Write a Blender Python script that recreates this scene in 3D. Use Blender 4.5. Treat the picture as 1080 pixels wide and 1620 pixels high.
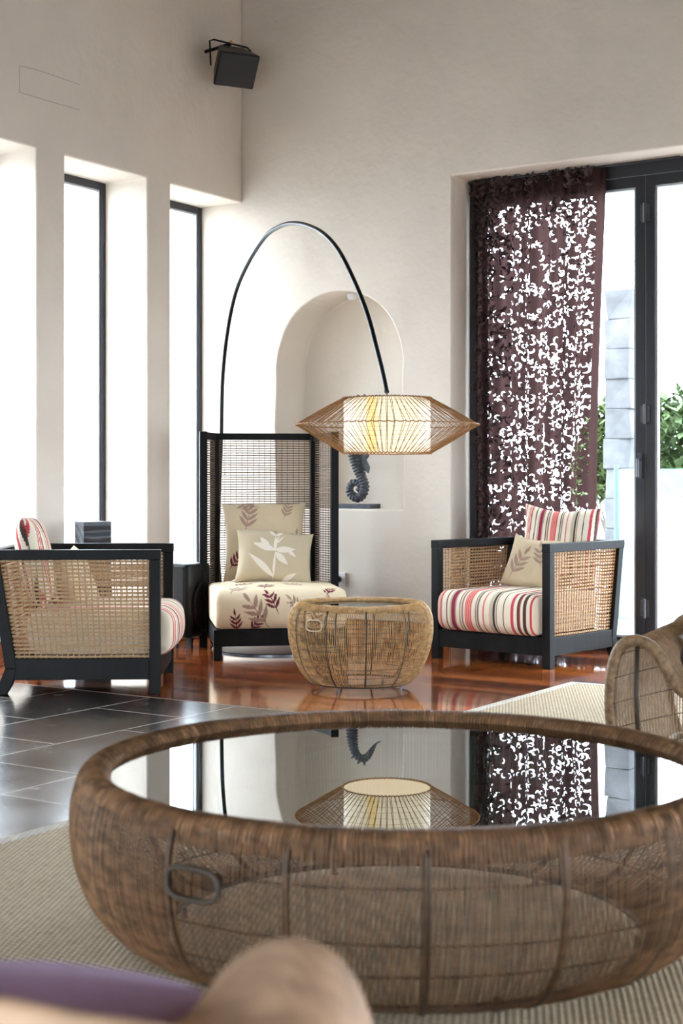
import bpy, bmesh, math, random
import numpy as np
from mathutils import Vector, Matrix
random.seed(7); rng = np.random.default_rng(7)
PI = math.pi
scn = bpy.context.scene
for o in list(bpy.data.objects): bpy.data.objects.remove(o, do_unlink=True)
col = scn.collection

# ------------------------------------------------------------ camera, world, exposure
F = 2320.0; EYE = 1.05; HOR = 765.0            # focal length in pixels, eye height, horizon row
cam_d = bpy.data.cameras.new('camera'); cam = bpy.data.objects.new('camera', cam_d); col.objects.link(cam)
cam.location = (0, 0, EYE); cam.rotation_euler = (PI/2, 0, 0)
cam_d.sensor_fit = 'VERTICAL'; cam_d.sensor_height = 36; cam_d.lens = 36*F/1620
cam_d.shift_y = -(810-HOR)/1620
cam_d.clip_start = .05; cam_d.clip_end = 200
cam_d.dof.use_dof = True; cam_d.dof.focus_distance = 7.7; cam_d.dof.aperture_fstop = 4.2
scn.camera = cam
world = bpy.data.worlds.new('world'); scn.world = world; world.use_nodes = True
bg = world.node_tree.nodes['Background']
bg.inputs[0].default_value = (.77, .885, 1, 1); bg.inputs[1].default_value = 14.0
scn.view_settings.view_transform = 'Standard'; scn.view_settings.look = 'None'
scn.view_settings.exposure = 0.15; scn.view_settings.gamma = 1; scn.view_settings.use_curve_mapping = False

# ------------------------------------------------------------ object helpers
def place(o, name, parent=None, label=None, cat=None, group=None, kind=None):
    o.name = name
    if parent is not None: o.parent = parent
    if label: o['label'] = label
    if cat: o['category'] = cat
    if group: o['group'] = group
    if kind: o['kind'] = kind
    return o
def empty(name, loc, rz=0, label=None, cat=None, group=None, kind=None):
    o = bpy.data.objects.new(name, None); col.objects.link(o)
    o.empty_display_size = .1
    o.location = loc; o.rotation_euler = (0, 0, rz)
    return place(o, name, None, label, cat, group, kind)

class MB:
    """collects shapes into one mesh"""
    def __init__(s): s.v = []; s.f = []; s.m = []; s.n = 0
    def add(s, V, Fc, mi=0):
        V = np.asarray(V, float).reshape(-1, 3)
        s.v.append(V); off = s.n
        for f in Fc: s.f.append([int(i)+off for i in f])
        s.m += [mi]*len(Fc); s.n += len(V)
    def box(s, lo, hi, mi=0, M=None):
        (x0, y0, z0), (x1, y1, z1) = lo, hi
        V = np.array([(x0,y0,z0),(x1,y0,z0),(x1,y1,z0),(x0,y1,z0),(x0,y0,z1),(x1,y0,z1),(x1,y1,z1),(x0,y1,z1)], float)
        if M is not None: V = np.array([M @ Vector(p) for p in V])
        s.add(V, [(3,2,1,0),(4,5,6,7),(0,1,5,4),(1,2,6,5),(2,3,7,6),(3,0,4,7)], mi)
    def prism(s, poly, axis, a, b, mi=0):
        """poly: 2D points; extruded on axis from a to b"""
        n = len(poly); V = []
        for t in (a, b):
            for (p, q) in poly:
                V.append({'x': (t, p, q), 'y': (p, t, q), 'z': (p, q, t)}[axis])
        Fc = [list(range(n))[::-1], [n+i for i in range(n)]] + [(i, (i+1) % n, n+(i+1) % n, n+i) for i in range(n)]
        s.add(V, Fc, mi)
    def tube(s, P, r, sides=6, mi=0, closed=False, caps=True):
        P = np.asarray(P, float); n = len(P)
        if closed: T = np.roll(P, -1, 0)-np.roll(P, 1, 0)
        else: T = np.gradient(P, axis=0)
        T /= np.linalg.norm(T, axis=1)[:, None]+1e-12
        up = np.array([0, 0, 1.]) if abs(T[0][2]) < .9 else np.array([1., 0, 0])
        N = np.zeros_like(P); cur = up-T[0]*np.dot(up, T[0]); cur /= np.linalg.norm(cur)
        for i in range(n):
            cur = cur-T[i]*np.dot(cur, T[i]); cur /= np.linalg.norm(cur)+1e-12; N[i] = cur
        B = np.cross(T, N)
        R = np.broadcast_to(np.asarray(r, float), (n,))
        a = np.linspace(0, 2*PI, sides, endpoint=False)
        V = P[:, None, :]+R[:, None, None]*(np.cos(a)[None, :, None]*N[:, None, :]+np.sin(a)[None, :, None]*B[:, None, :])
        Fc = []
        m = n if closed else n-1
        for i in range(m):
            j = (i+1) % n
            for k in range(sides):
                l = (k+1) % sides
                Fc.append((i*sides+k, i*sides+l, j*sides+l, j*sides+k))
        if caps and not closed:
            Fc.append(list(range(sides))[::-1]); Fc.append([(n-1)*sides+k for k in range(sides)])
        s.add(V.reshape(-1, 3), Fc, mi)
    def lathe(s, prof, seg=48, mi=0, closed_prof=False, c=(0, 0)):
        V = []; n = len(prof)
        for k in range(seg):
            a = 2*PI*k/seg
            for (r, z) in prof: V.append((c[0]+r*math.cos(a), c[1]+r*math.sin(a), z))
        Fc = []
        for k in range(seg):
            l = (k+1) % seg
            for i in range(n if closed_prof else n-1):
                j = (i+1) % n
                Fc.append((k*n+i, l*n+i, l*n+j, k*n+j))
        s.add(V, Fc, mi)
    def grid(s, G, mi=0, flip=False, wrap=False):
        G = np.asarray(G, float); a, b, _ = G.shape; Fc = []
        for i in range(a-1):
            for j in range(b if wrap else b-1):
                k = (j+1) % b
                q = (i*b+j, i*b+k, (i+1)*b+k, (i+1)*b+j)
                Fc.append(q[::-1] if flip else q)
        s.add(G.reshape(-1, 3), Fc, mi)
    def build(s, name, mats, parent=None, smooth=False, bevel=0, **kw):
        me = bpy.data.meshes.new(name)
        me.from_pydata(np.concatenate(s.v).tolist(), [], s.f)
        if not isinstance(mats, (list, tuple)): mats = [mats]
        for m in mats: me.materials.append(m)
        if len(mats) > 1: me.polygons.foreach_set('material_index', s.m)
        if smooth: me.polygons.foreach_set('use_smooth', [True]*len(me.polygons))
        me.update()
        o = bpy.data.objects.new(name, me); col.objects.link(o)
        if bevel:
            b = o.modifiers.new('bevel', 'BEVEL'); b.width = bevel; b.segments = 2; b.limit_method = 'ANGLE'; b.angle_limit = .6
        return place(o, name, parent, **kw)

def catmull(P, n=8):
    P = np.asarray(P, float); out = []
    Q = np.vstack([2*P[0]-P[1], P, 2*P[-1]-P[-2]])
    for i in range(1, len(Q)-2):
        for t in np.linspace(0, 1, n, endpoint=False):
            p0, p1, p2, p3 = Q[i-1:i+3]
            out.append(.5*((2*p1)+(-p0+p2)*t+(2*p0-5*p1+4*p2-p3)*t*t+(-p0+3*p1-3*p2+p3)*t**3))
    out.append(P[-1]); return np.array(out)
def resample(P, n):
    P = np.asarray(P, float); d = np.r_[0, np.cumsum(np.linalg.norm(np.diff(P, axis=0), axis=1))]
    t = np.linspace(0, d[-1], n); return np.stack([np.interp(t, d, P[:, k]) for k in range(P.shape[1])], 1)

# ------------------------------------------------------------ material helpers
def new_mat(name):
    m = bpy.data.materials.new(name); m.use_nodes = True
    return m, m.node_tree.nodes, m.node_tree.links, m.node_tree.nodes['Principled BSDF']
def setp(b, **k):
    for a, v in k.items():
        b.inputs[a.replace('_', ' ')].default_value = v
def simple(name, c, rough=.5, metal=0, noise=0, nscale=30, bump=0, bscale=60, coat=0, detail=4, stretch=None):
    m, N, L, b = new_mat(name)
    b.inputs['Base Color'].default_value = (*c, 1); b.inputs['Roughness'].default_value = rough; b.inputs['Metallic'].default_value = metal
    b.inputs['Coat Weight'].default_value = coat; b.inputs['Coat Roughness'].default_value = .15
    tc = N.new('ShaderNodeTexCoord'); mp = N.new('ShaderNodeMapping'); L.new(tc.outputs['Object'], mp.inputs[0])
    if stretch: mp.inputs['Scale'].default_value = stretch
    nz = N.new('ShaderNodeTexNoise'); nz.inputs['Scale'].default_value = nscale; nz.inputs['Detail'].default_value = detail; L.new(mp.outputs[0], nz.inputs[0])
    if noise:
        mx = N.new('ShaderNodeMix'); mx.data_type = 'RGBA'
        mx.inputs[6].default_value = (*[x*(1-noise) for x in c], 1); mx.inputs[7].default_value = (*[min(1, x*(1+noise)) for x in c], 1)
        rp = N.new('ShaderNodeMapRange'); rp.inputs[1].default_value = .3; rp.inputs[2].default_value = .7
        L.new(nz.outputs[0], rp.inputs[0]); L.new(rp.outputs[0], mx.inputs[0]); L.new(mx.outputs[2], b.inputs['Base Color'])
    if bump:
        n2 = N.new('ShaderNodeTexNoise'); n2.inputs['Scale'].default_value = bscale; n2.inputs['Detail'].default_value = 4; L.new(mp.outputs[0], n2.inputs[0])
        bp = N.new('ShaderNodeBump'); bp.inputs['Strength'].default_value = bump; bp.inputs['Distance'].default_value = .01
        L.new(n2.outputs[0], bp.inputs['Height']); L.new(bp.outputs[0], b.inputs['Normal'])
    return m
def ramp(N, stops, mode='LINEAR'):
    r = N.new('ShaderNodeValToRGB'); r.color_ramp.interpolation = mode
    while len(r.color_ramp.elements) > 1: r.color_ramp.elements.remove(r.color_ramp.elements[-1])
    r.color_ramp.elements[0].position = stops[0][0]; r.color_ramp.elements[0].color = (*stops[0][1], 1)
    for p, c in stops[1:]:
        e = r.color_ramp.elements.new(p); e.color = (*c, 1)
    return r
def srgb(r, g, b): return tuple(((x/255)/12.92 if x/255 <= .04045 else ((x/255+.055)/1.055)**2.4) for x in (r, g, b))

M_plaster = simple('plaster', (.765, .69, .60), .85, noise=.05, nscale=1.6, bump=.35, bscale=5)
# finer trowel marks on top
def plaster_extra(m):
    N, L = m.node_tree.nodes, m.node_tree.links
    bp = [n for n in N if n.type == 'BUMP'][0]; tc = [n for n in N if n.type == 'TEX_COORD'][0]
    bp.inputs['Distance'].default_value = .03
    n3 = N.new('ShaderNodeTexNoise'); n3.inputs['Scale'].default_value = 28; n3.inputs['Detail'].default_value = 6; L.new(tc.outputs['Object'], n3.inputs[0])
    b2 = N.new('ShaderNodeBump'); b2.inputs['Strength'].default_value = .25; b2.inputs['Distance'].default_value = .006
    L.new(n3.outputs[0], b2.inputs['Height']); L.new(bp.outputs[0], b2.inputs['Normal'])
    L.new(b2.outputs[0], N['Principled BSDF'].inputs['Normal'])
plaster_extra(M_plaster)
M_ceiling = simple('dark_timber_ceiling', (.12, .075, .045), .7)
M_blackwood = simple('black_stained_wood', (.0048, .0042, .004), .48, noise=.5, nscale=14, bump=.1, bscale=60, coat=0, stretch=(1, 1, .15))
M_blackwood.node_tree.nodes['Principled BSDF'].inputs['Specular IOR Level'].default_value = .15
M_alu = simple('dark_aluminium', (.028, .030, .036), .38, metal=.3)
M_seal = simple('pane_seal', (.45, .47, .5), .4)
M_blackmetal = simple('black_metal', (.012, .013, .014), .35, metal=.3)
M_steel = simple('brushed_steel', (.25, .25, .26), .3, metal=.9)
M_baseplate = simple('grey_base_plate', (.16, .17, .19), .3, metal=.6)
M_brass = simple('brass', (.8, .5, .2), .3, metal=.9)
M_slat = simple('rattan_slat', (.40, .26, .13), .55, noise=.45, nscale=40, stretch=(3, 3, 8))
M_slatdark = simple('dark_rattan_slat', (.17, .095, .045), .55, noise=.4, nscale=40)
M_cord = simple('rattan_cord', (.44, .21, .075), .6, noise=.3, nscale=60)
M_corddark = simple('dark_rattan_cord', (.07, .045, .03), .6)
M_wick_small = simple('honey_wicker', (.52, .325, .135), .5, noise=.45, nscale=22, stretch=(1, 1, 3))
M_wick_big = simple('brown_wicker', (.20, .105, .05), .55, noise=.5, nscale=18, stretch=(1, 1, 3))
M_rimwick = simple('wound_rim_wicker', (.38, .20, .095), .55, noise=.55, nscale=35)
M_rib = simple('dark_rib', (.045, .028, .018), .5, noise=.3)
M_wick_lounge = simple('lounge_wicker', (.27, .165, .085), .55, noise=.35, nscale=30)
M_wick_pale = simple('pale_wicker', (.54, .35, .225), .6, noise=.3, nscale=12)
M_lampwick = simple('lamp_wicker', (.34, .16, .05), .6, noise=.35, nscale=60)
M_purple = simple('purple_cloth', (.46, .30, .46), .8, noise=.12, nscale=9, bump=.2, bscale=9)
M_dkpurple = simple('dark_purple_cloth', (.028, .012, .018), .85)
M_stone = simple('grey_carved_stone', (.065, .072, .09), .45, noise=.35, nscale=35, bump=.3, bscale=80)
M_plastic_w = simple('white_plastic', (.75, .75, .74), .35)
M_plastic_b = simple('black_plastic', (.012, .012, .013), .35)
for m_ in (M_plastic_b, M_blackmetal): m_.node_tree.nodes['Principled BSDF'].inputs['Specular IOR Level'].default_value = .25
M_grille = simple('speaker_grille', (.012, .012, .014), .5, bump=.4, bscale=300)
M_skirt = simple('varnished_skirting', (.30, .085, .025), .25, noise=.4, nscale=6, stretch=(1, 10, 10), coat=.5)
M_hinge = simple('hinge_metal', (.09, .09, .1), .35, metal=.7)
M_porcel = simple('lamp_fitting_white', (.8, .8, .8), .3)

def glass_mat(name, ior=1.5, tint=(.96, .98, .97), rough=0.0):
    m, N, L, b = new_mat(name); N.remove(b); out = N['Material Output']
    tr = N.new('ShaderNodeBsdfTransparent'); tr.inputs[0].default_value = (*tint, 1)
    gl = N.new('ShaderNodeBsdfGlossy'); gl.inputs['Roughness'].default_value = rough
    fr = N.new('ShaderNodeFresnel'); fr.inputs[0].default_value = ior
    geo = N.new('ShaderNodeNewGeometry'); mx = N.new('ShaderNodeMixShader')
    inv = N.new('ShaderNodeMath'); inv.operation = 'SUBTRACT'; inv.inputs[0].default_value = 1; L.new(geo.outputs['Backfacing'], inv.inputs[1])
    mu = N.new('ShaderNodeMath'); mu.operation = 'MULTIPLY'; L.new(fr.outputs[0], mu.inputs[0]); L.new(inv.outputs[0], mu.inputs[1])
    L.new(mu.outputs[0], mx.inputs[0]); L.new(tr.outputs[0], mx.inputs[1]); L.new(gl.outputs[0], mx.inputs[2]); L.new(mx.outputs[0], out.inputs[0])
    return m
M_glass = glass_mat('window_glass', 1.3, (1, 1, 1))
M_tableglass = glass_mat('table_glass', 9.0, (.30, .36, .36))

# woods and tiles
def wood_floor():
    m, N, L, b = new_mat('red_hardwood_boards')
    tc = N.new('ShaderNodeTexCoord')
    br = N.new('ShaderNodeTexBrick'); L.new(tc.outputs['Object'], br.inputs[0])
    br.offset = .37; br.inputs['Scale'].default_value = 1; br.inputs['Brick Width'].default_value = 1.35; br.inputs['Row Height'].default_value = .085
    br.inputs['Mortar Size'].default_value = .0018; br.inputs['Color1'].default_value = (0, 0, 0, 1); br.inputs['Color2'].default_value = (1, 1, 1, 1); br.inputs['Mortar'].default_value = (.5, .5, .5, 1)
    mp = N.new('ShaderNodeMapping'); mp.inputs['Scale'].default_value = (1.2, 26, 1); L.new(tc.outputs['Object'], mp.inputs[0])
    nz = N.new('ShaderNodeTexNoise'); nz.inputs['Scale'].default_value = 1.6; nz.inputs['Detail'].default_value = 7; L.new(mp.outputs[0], nz.inputs[0])
    ma = N.new('ShaderNodeMath'); ma.operation = 'MULTIPLY_ADD'; ma.inputs[1].default_value = .45
    L.new(br.outputs['Color'], ma.inputs[0])
    mb = N.new('ShaderNodeMath'); mb.operation = 'MULTIPLY'; mb.inputs[1].default_value = .75; L.new(nz.outputs[0], mb.inputs[0]); L.new(mb.outputs[0], ma.inputs[2])
    r = ramp(N, [(0, (.03, .006, .003)), (.3, (.08, .015, .005)), (.5, (.20, .040, .009)), (.72, (.42, .105, .02)), (1, (.62, .22, .05))]); L.new(ma.outputs[0], r.inputs[0])
    mm = N.new('ShaderNodeMix'); mm.data_type = 'RGBA'; mm.inputs[7].default_value = (.02, .006, .004, 1)
    L.new(br.outputs['Fac'], mm.inputs[0]); L.new(r.outputs[0], mm.inputs[6]); L.new(mm.outputs[2], b.inputs['Base Color'])
    n2 = N.new('ShaderNodeTexNoise'); n2.inputs['Scale'].default_value = 2.2; L.new(tc.outputs['Object'], n2.inputs[0])
    rr = N.new('ShaderNodeMapRange'); rr.inputs[3].default_value = .06; rr.inputs[4].default_value = .2; L.new(n2.outputs[0], rr.inputs[0]); L.new(rr.outputs[0], b.inputs['Roughness'])
    bp = N.new('ShaderNodeBump'); bp.inputs['Strength'].default_value = .25; bp.inputs['Distance'].default_value = .004; L.new(br.outputs['Fac'], bp.inputs['Height']); bp.invert = True
    n4 = N.new('ShaderNodeTexNoise'); n4.inputs['Scale'].default_value = 1; mp2 = N.new('ShaderNodeMapping'); mp2.inputs['Scale'].default_value = (1.5, 9, 1); L.new(tc.outputs['Object'], mp2.inputs[0]); L.new(mp2.outputs[0], n4.inputs[0])
    b2 = N.new('ShaderNodeBump'); b2.inputs['Strength'].default_value = .12; b2.inputs['Distance'].default_value = .01; L.new(n4.outputs[0], b2.inputs['Height']); L.new(bp.outputs[0], b2.inputs['Normal'])
    L.new(b2.outputs[0], b.inputs['Normal'])
    setp(b, Coat_Weight=.6, Coat_Roughness=.07, IOR=1.5)
    return m
def tile_floor():
    m, N, L, b = new_mat('slate_tiles')
    tc = N.new('ShaderNodeTexCoord'); mp = N.new('ShaderNodeMapping'); L.new(tc.outputs['Object'], mp.inputs[0])
    br = N.new('ShaderNodeTexBrick'); L.new(mp.outputs[0], br.inputs[0]); mp.inputs['Rotation'].default_value = (0, 0, PI/2)
    # rows run along the left wall: texture x = a
    mp.inputs['Location'].default_value = (0, 0, 0)
    br.offset = .5; br.inputs['Scale'].default_value = 1; br.inputs['Brick Width'].default_value = .80; br.inputs['Row Height'].default_value = .52
    br.inputs['Mortar Size'].default_value = .0055; br.inputs['Mortar Smooth'].default_value = .1
    br.inputs['Color1'].default_value = (.3, .3, .3, 1); br.inputs['Color2'].default_value = (.7, .7, .7, 1)
    nz = N.new('ShaderNodeTexNoise'); nz.inputs['Scale'].default_value = 3.2; nz.inputs['Detail'].default_value = 9; nz.inputs['Roughness'].default_value = .65; L.new(tc.outputs['Object'], nz.inputs[0])
    add = N.new('ShaderNodeMath'); add.operation = 'MULTIPLY_ADD'; add.inputs[1].default_value = .3; L.new(br.outputs['Color'], add.inputs[0]); L.new(nz.outputs[0], add.inputs[2])
    r = ramp(N, [(.35, (.007, .007, .008)), (.6, (.020, .018, .018)), (.8, (.055, .042, .035)), (1, (.12, .10, .09))]); L.new(add.outputs[0], r.inputs[0])
    mm = N.new('ShaderNodeMix'); mm.data_type = 'RGBA'; mm.inputs[7].default_value = (.42, .38, .35, 1)
    L.new(br.outputs['Fac'], mm.inputs[0]); L.new(r.outputs[0], mm.inputs[6]); L.new(mm.outputs[2], b.inputs['Base Color'])
    rr = N.new('ShaderNodeMapRange'); rr.inputs[3].default_value = .12; rr.inputs[4].default_value = .36; L.new(nz.outputs[0], rr.inputs[0]); L.new(rr.outputs[0], b.inputs['Roughness'])
    bp = N.new('ShaderNodeBump'); bp.inputs['Strength'].default_value = .2; bp.inputs['Distance'].default_value = .012; L.new(nz.outputs[0], bp.inputs['Height']); L.new(bp.outputs[0], b.inputs['Normal'])
    setp(b, Coat_Weight=.3, Coat_Roughness=.12)
    return m, mp
def rug_mat(name, c1, c2):
    m, N, L, b = new_mat(name)
    tc = N.new('ShaderNodeTexCoord'); mp = N.new('ShaderNodeMapping'); L.new(tc.outputs['Object'], mp.inputs[0]); mp.inputs['Scale'].default_value = (62, 62, 1)
    sx = N.new('ShaderNodeSeparateXYZ'); L.new(mp.outputs[0], sx.inputs[0])
    def M(op, a, bb=None, v=None):
        n = N.new('ShaderNodeMath'); n.operation = op; L.new(a, n.inputs[0])
        if bb is not None: L.new(bb, n.inputs[1])
        if v is not None: n.inputs[1].default_value = v
        return n.outputs[0]
    fl = M('FLOOR', sx.outputs[1]); half = M('MULTIPLY', fl, v=.5)
    ux = M('ADD', sx.outputs[0], half)
    a = M('ABSOLUTE', M('SINE', M('MULTIPLY', ux, v=PI))); c = M('ABSOLUTE', M('SINE', M('MULTIPLY', sx.outputs[1], v=PI)))
    h = M('POWER', M('MULTIPLY', a, c), v=.55)
    nz = N.new('ShaderNodeTexNoise'); nz.inputs['Scale'].default_value = 60; L.new(tc.outputs['Object'], nz.inputs[0])
    hh = M('MULTIPLY', h, M('ADD', nz.outputs[0], v=.5))
    r = ramp(N, [(0, c1), (.9, c2)]); L.new(hh, r.inputs[0]); L.new(r.outputs[0], b.inputs['Base Color'])
    bp = N.new('ShaderNodeBump'); bp.inputs['Strength'].default_value = .9; bp.inputs['Distance'].default_value = .006; L.new(h, bp.inputs['Height']); L.new(bp.outputs[0], b.inputs['Normal'])
    b.inputs['Roughness'].default_value = .9
    return m
def attr_mat(name, rough=.85):
    m, N, L, b = new_mat(name)
    at = N.new('ShaderNodeAttribute'); at.attribute_name = 'print'; L.new(at.outputs['Color'], b.inputs['Base Color'])
    b.inputs['Roughness'].default_value = rough
    tc = N.new('ShaderNodeTexCoord'); n = N.new('ShaderNodeTexNoise'); n.inputs['Scale'].default_value = 220; L.new(tc.outputs['Object'], n.inputs[0])
    n2 = N.new('ShaderNodeTexNoise'); n2.inputs['Scale'].default_value = 7; L.new(tc.outputs['Object'], n2.inputs[0])
    bp = N.new('ShaderNodeBump'); bp.inputs['Strength'].default_value = .3; bp.inputs['Distance'].default_value = .002; L.new(n.outputs[0], bp.inputs['Height'])
    b2 = N.new('ShaderNodeBump'); b2.inputs['Strength'].default_value = .6; b2.inputs['Distance'].default_value = .02; L.new(n2.outputs[0], b2.inputs['Height']); L.new(bp.outputs[0], b2.inputs['Normal'])
    L.new(b2.outputs[0], b.inputs['Normal'])
    return m
M_print = attr_mat('printed_linen')

# ------------------------------------------------------------ room geometry: local x = b (along back wall), local y = a (along left wall)
TH = math.radians(32.96)
n1 = (math.sin(TH), math.cos(TH)); n2 = (math.cos(TH), -math.sin(TH))
def room(b, a, z=0): return Vector((b*n2[0]+a*n1[0], b*n2[1]+a*n1[1], z))
def to_room(x, y): return (x*n2[0]+y*n2[1], x*n1[0]+y*n1[1])
BL, AB = -6.248, 8.343                     # left wall plane, back wall plane
LINT = 3.04; TW = .42; CEIL = 5.3
def px(x, y, a=None, b=None, z=None, h=None):
    """world point on the ray through pixel (x, y): at a room plane a/b, at depth z or at height h"""
    t = (x-540)/F
    if h is not None: s = (EYE-h)*F/(y-HOR)
    elif z is not None: s = z
    elif a is not None: s = a/(n1[0]*t+n1[1])
    else: s = b/(n2[0]*t+n2[1])
    return Vector((s*t, s, EYE+(HOR-y)*s/F))
def rotroom(o): o.rotation_euler = (0, 0, -TH); return o

def cut(o, cutters):
    for c in cutters+[o]:
        bm = bmesh.new(); bm.from_mesh(c.data); bmesh.ops.recalc_face_normals(bm, faces=bm.faces); bm.to_mesh(c.data); bm.free()
    for i, c in enumerate(cutters):
        md = o.modifiers.new('cut', 'BOOLEAN'); md.operation = 'DIFFERENCE'; md.object = c; md.solver = 'EXACT'
    bpy.context.view_layer.update()
    dg = bpy.context.evaluated_depsgraph_get()
    me = bpy.data.meshes.new_from_object(o.evaluated_get(dg))
    o.modifiers.clear(); old = o.data; o.data = me; bpy.data.meshes.remove(old)
    for c in cutters: bpy.data.objects.remove(c, do_unlink=True)
    b = o.modifiers.new('bevel', 'BEVEL'); b.width = .012; b.segments = 3; b.limit_method = 'ANGLE'; b.angle_limit = .5
    return o
def cutter(lo, hi):
    m = MB(); m.box(lo, hi); return rotroom(m.build('cutter', M_plaster))
# openings in left wall (a ranges)
WINS = [(3.55, 4.31), (4.55, 5.31), (5.55, 6.314), (6.555, 7.317), (7.553, AB)]
SILL = .16
m = MB(); m.box((BL-TW, -2.6, -.1), (BL, AB, CEIL)); wl = rotroom(m.build('wall_left', M_plaster, kind='structure'))
cut(wl, [cutter((BL-TW-.1, a0, SILL), (BL+.1, (a1 if a1 < AB else a1+.05), LINT)) for a0, a1 in WINS])
DB0, DB1 = -4.566, -1.05
NB0, NB1 = -5.951, -4.927; NC = (NB0+NB1)/2; NR = (NB1-NB0)/2; NS = .879; ND = .344; NTOP = 2.36-NR
m = MB(); m.box((BL-TW, AB, -.1), (3.0, AB+TW, CEIL)); wb = rotroom(m.build('wall_back', M_plaster, kind='structure'))
mc = MB(); poly = [(NB1, NS), (NB1+.008, 1.3), (NB1-.012, NTOP-.1)]+[(NC+(NR-.006*math.sin(5*t))*math.cos(t), NTOP+NR*math.sin(t)*1.0) for t in np.linspace(.05, PI-.05, 28)]+[(NB0+.004, NTOP-.1), (NB0-.01, 1.45), (NB0+.01, NS)]
mc.prism(poly, 'y', AB-.1, AB+ND); nc = rotroom(mc.build('cutter', M_plaster))
cut(wb, [cutter((DB0, AB-.1, -.2), (DB1, AB+TW+.1, LINT)), nc])
# unseen walls behind the camera: openings added and sized to let in fill light
m = MB(); m.box((3.0, -2.6, -.1), (3.3, AB+TW, CEIL)); wr = rotroom(m.build('wall_right', M_plaster, kind='structure'))
cut(wr, [cutter((2.9, 1.5, .1), (3.4, 7.0, 1.7))])
m = MB(); m.box((BL-TW, -2.9, -.1), (3.3, -2.6, CEIL)); wf = rotroom(m.build('wall_front', M_plaster, kind='structure'))
cut(wf, [cutter((-4.2, -3.0, .1), (.6, -2.5, 1.75))])
m = MB(); m.box((BL-TW, -2.9, CEIL), (3.3, AB+TW, CEIL+.2)); rotroom(m.build('ceiling', M_ceiling, kind='structure'))
# floor: hardwood everywhere, slate tiles in front
AT = 5.54
M_wood = wood_floor(); M_tile, tmap = tile_floor()
m = MB(); m.box((BL-TW, AT, -.12), (3.3, AB+TW+.02, 0)); rotroom(m.build('floor', M_wood, kind='structure'))
m = MB(); m.box((BL-TW, -2.9, -.12), (3.3, AT-.012, 0)); tf = rotroom(m.build('floor', M_tile, kind='structure'))
# texture x after +90 degree turn: x' = -y, y' = x  ->  shift so that joints fall on a=4.733 (row b -4.70..-4.18) and b=-4.70
tmap.inputs['Location'].default_value = (4.733+8.0-.0, 4.70+.52*20, 0)
m = MB(); m.box((BL-TW, AT-.012, -.12), (3.3, AT, .001)); rotroom(m.build('trim_1', simple('floor_joint', (.25, .16, .12), .4), kind='structure'))
# skirting
m = MB(); m.box((BL+.018, AB-.018, 0), (DB0, AB, .14)); m2 = rotroom(m.build('baseboard_back', M_skirt, bevel=.004, kind='structure'))
m = MB(); m.box((BL, 0, 0), (BL+.018, AB, .14)); rotroom(m.build('baseboard_left', M_skirt, bevel=.004, kind='structure'))
# faint pencil-thin rectangle left by a covered hatch on the left wall
m = MB()
def wseg(p, q, w=.004):
    P = px(p[0], p[1], b=BL); Q = px(q[0], q[1], b=BL)
    off = Vector((n2[0], n2[1], 0))*.001
    m.tube([P+off, Q+off], w/2, 4)
wseg((31, 104), (31, 146)); wseg((31, 104), (63, 112)); wseg((63, 112), (126, 134)); wseg((31, 146), (63, 156)); wseg((63, 156), (126, 174))
m.build('trim_2', simple('hairline_crack', (.52, .45, .38), .9), kind='structure')

# windows (frames at .36 behind the wall face)
def window(n, a0, a1):
    e = empty('window_%d' % n, room(BL-.36, (a0+a1)/2, SILL), -TH, kind='structure')
    w = (a1-a0)/2; H = LINT-SILL
    f = MB(); t = .05; d0, d1 = -.05, .0
    f.box((d0, -w, 0), (d1, -w+t, H)); f.box((d0, w-t, 0), (d1, w, H)); f.box((d0, -w+t, 0), (d1, w-t, t)); f.box((d0, -w+t, H-t), (d1, w-t, H))
    f.build('window_frame', M_alu, e, bevel=.003)
    s = MB(); q = t+.012
    for A in (((-.03, -w+t, t), (-.008, -w+q, H-t)), ((-.03, w-q, t), (-.008, w-t, H-t)), ((-.03, -w+q, H-q), (-.008, w-q, H-t)), ((-.03, -w+q, t), (-.008, w-q, q))): s.box(*A)
    s.build('window_seal', M_seal, e)
    g = MB(); g.box((-.027, -w+t, t), (-.021, w-t, H-t)); g.build('window_pane', M_glass, e)
for i, (a0, a1) in enumerate(WINS): window(i+1, a0, min(a1, AB))

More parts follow.
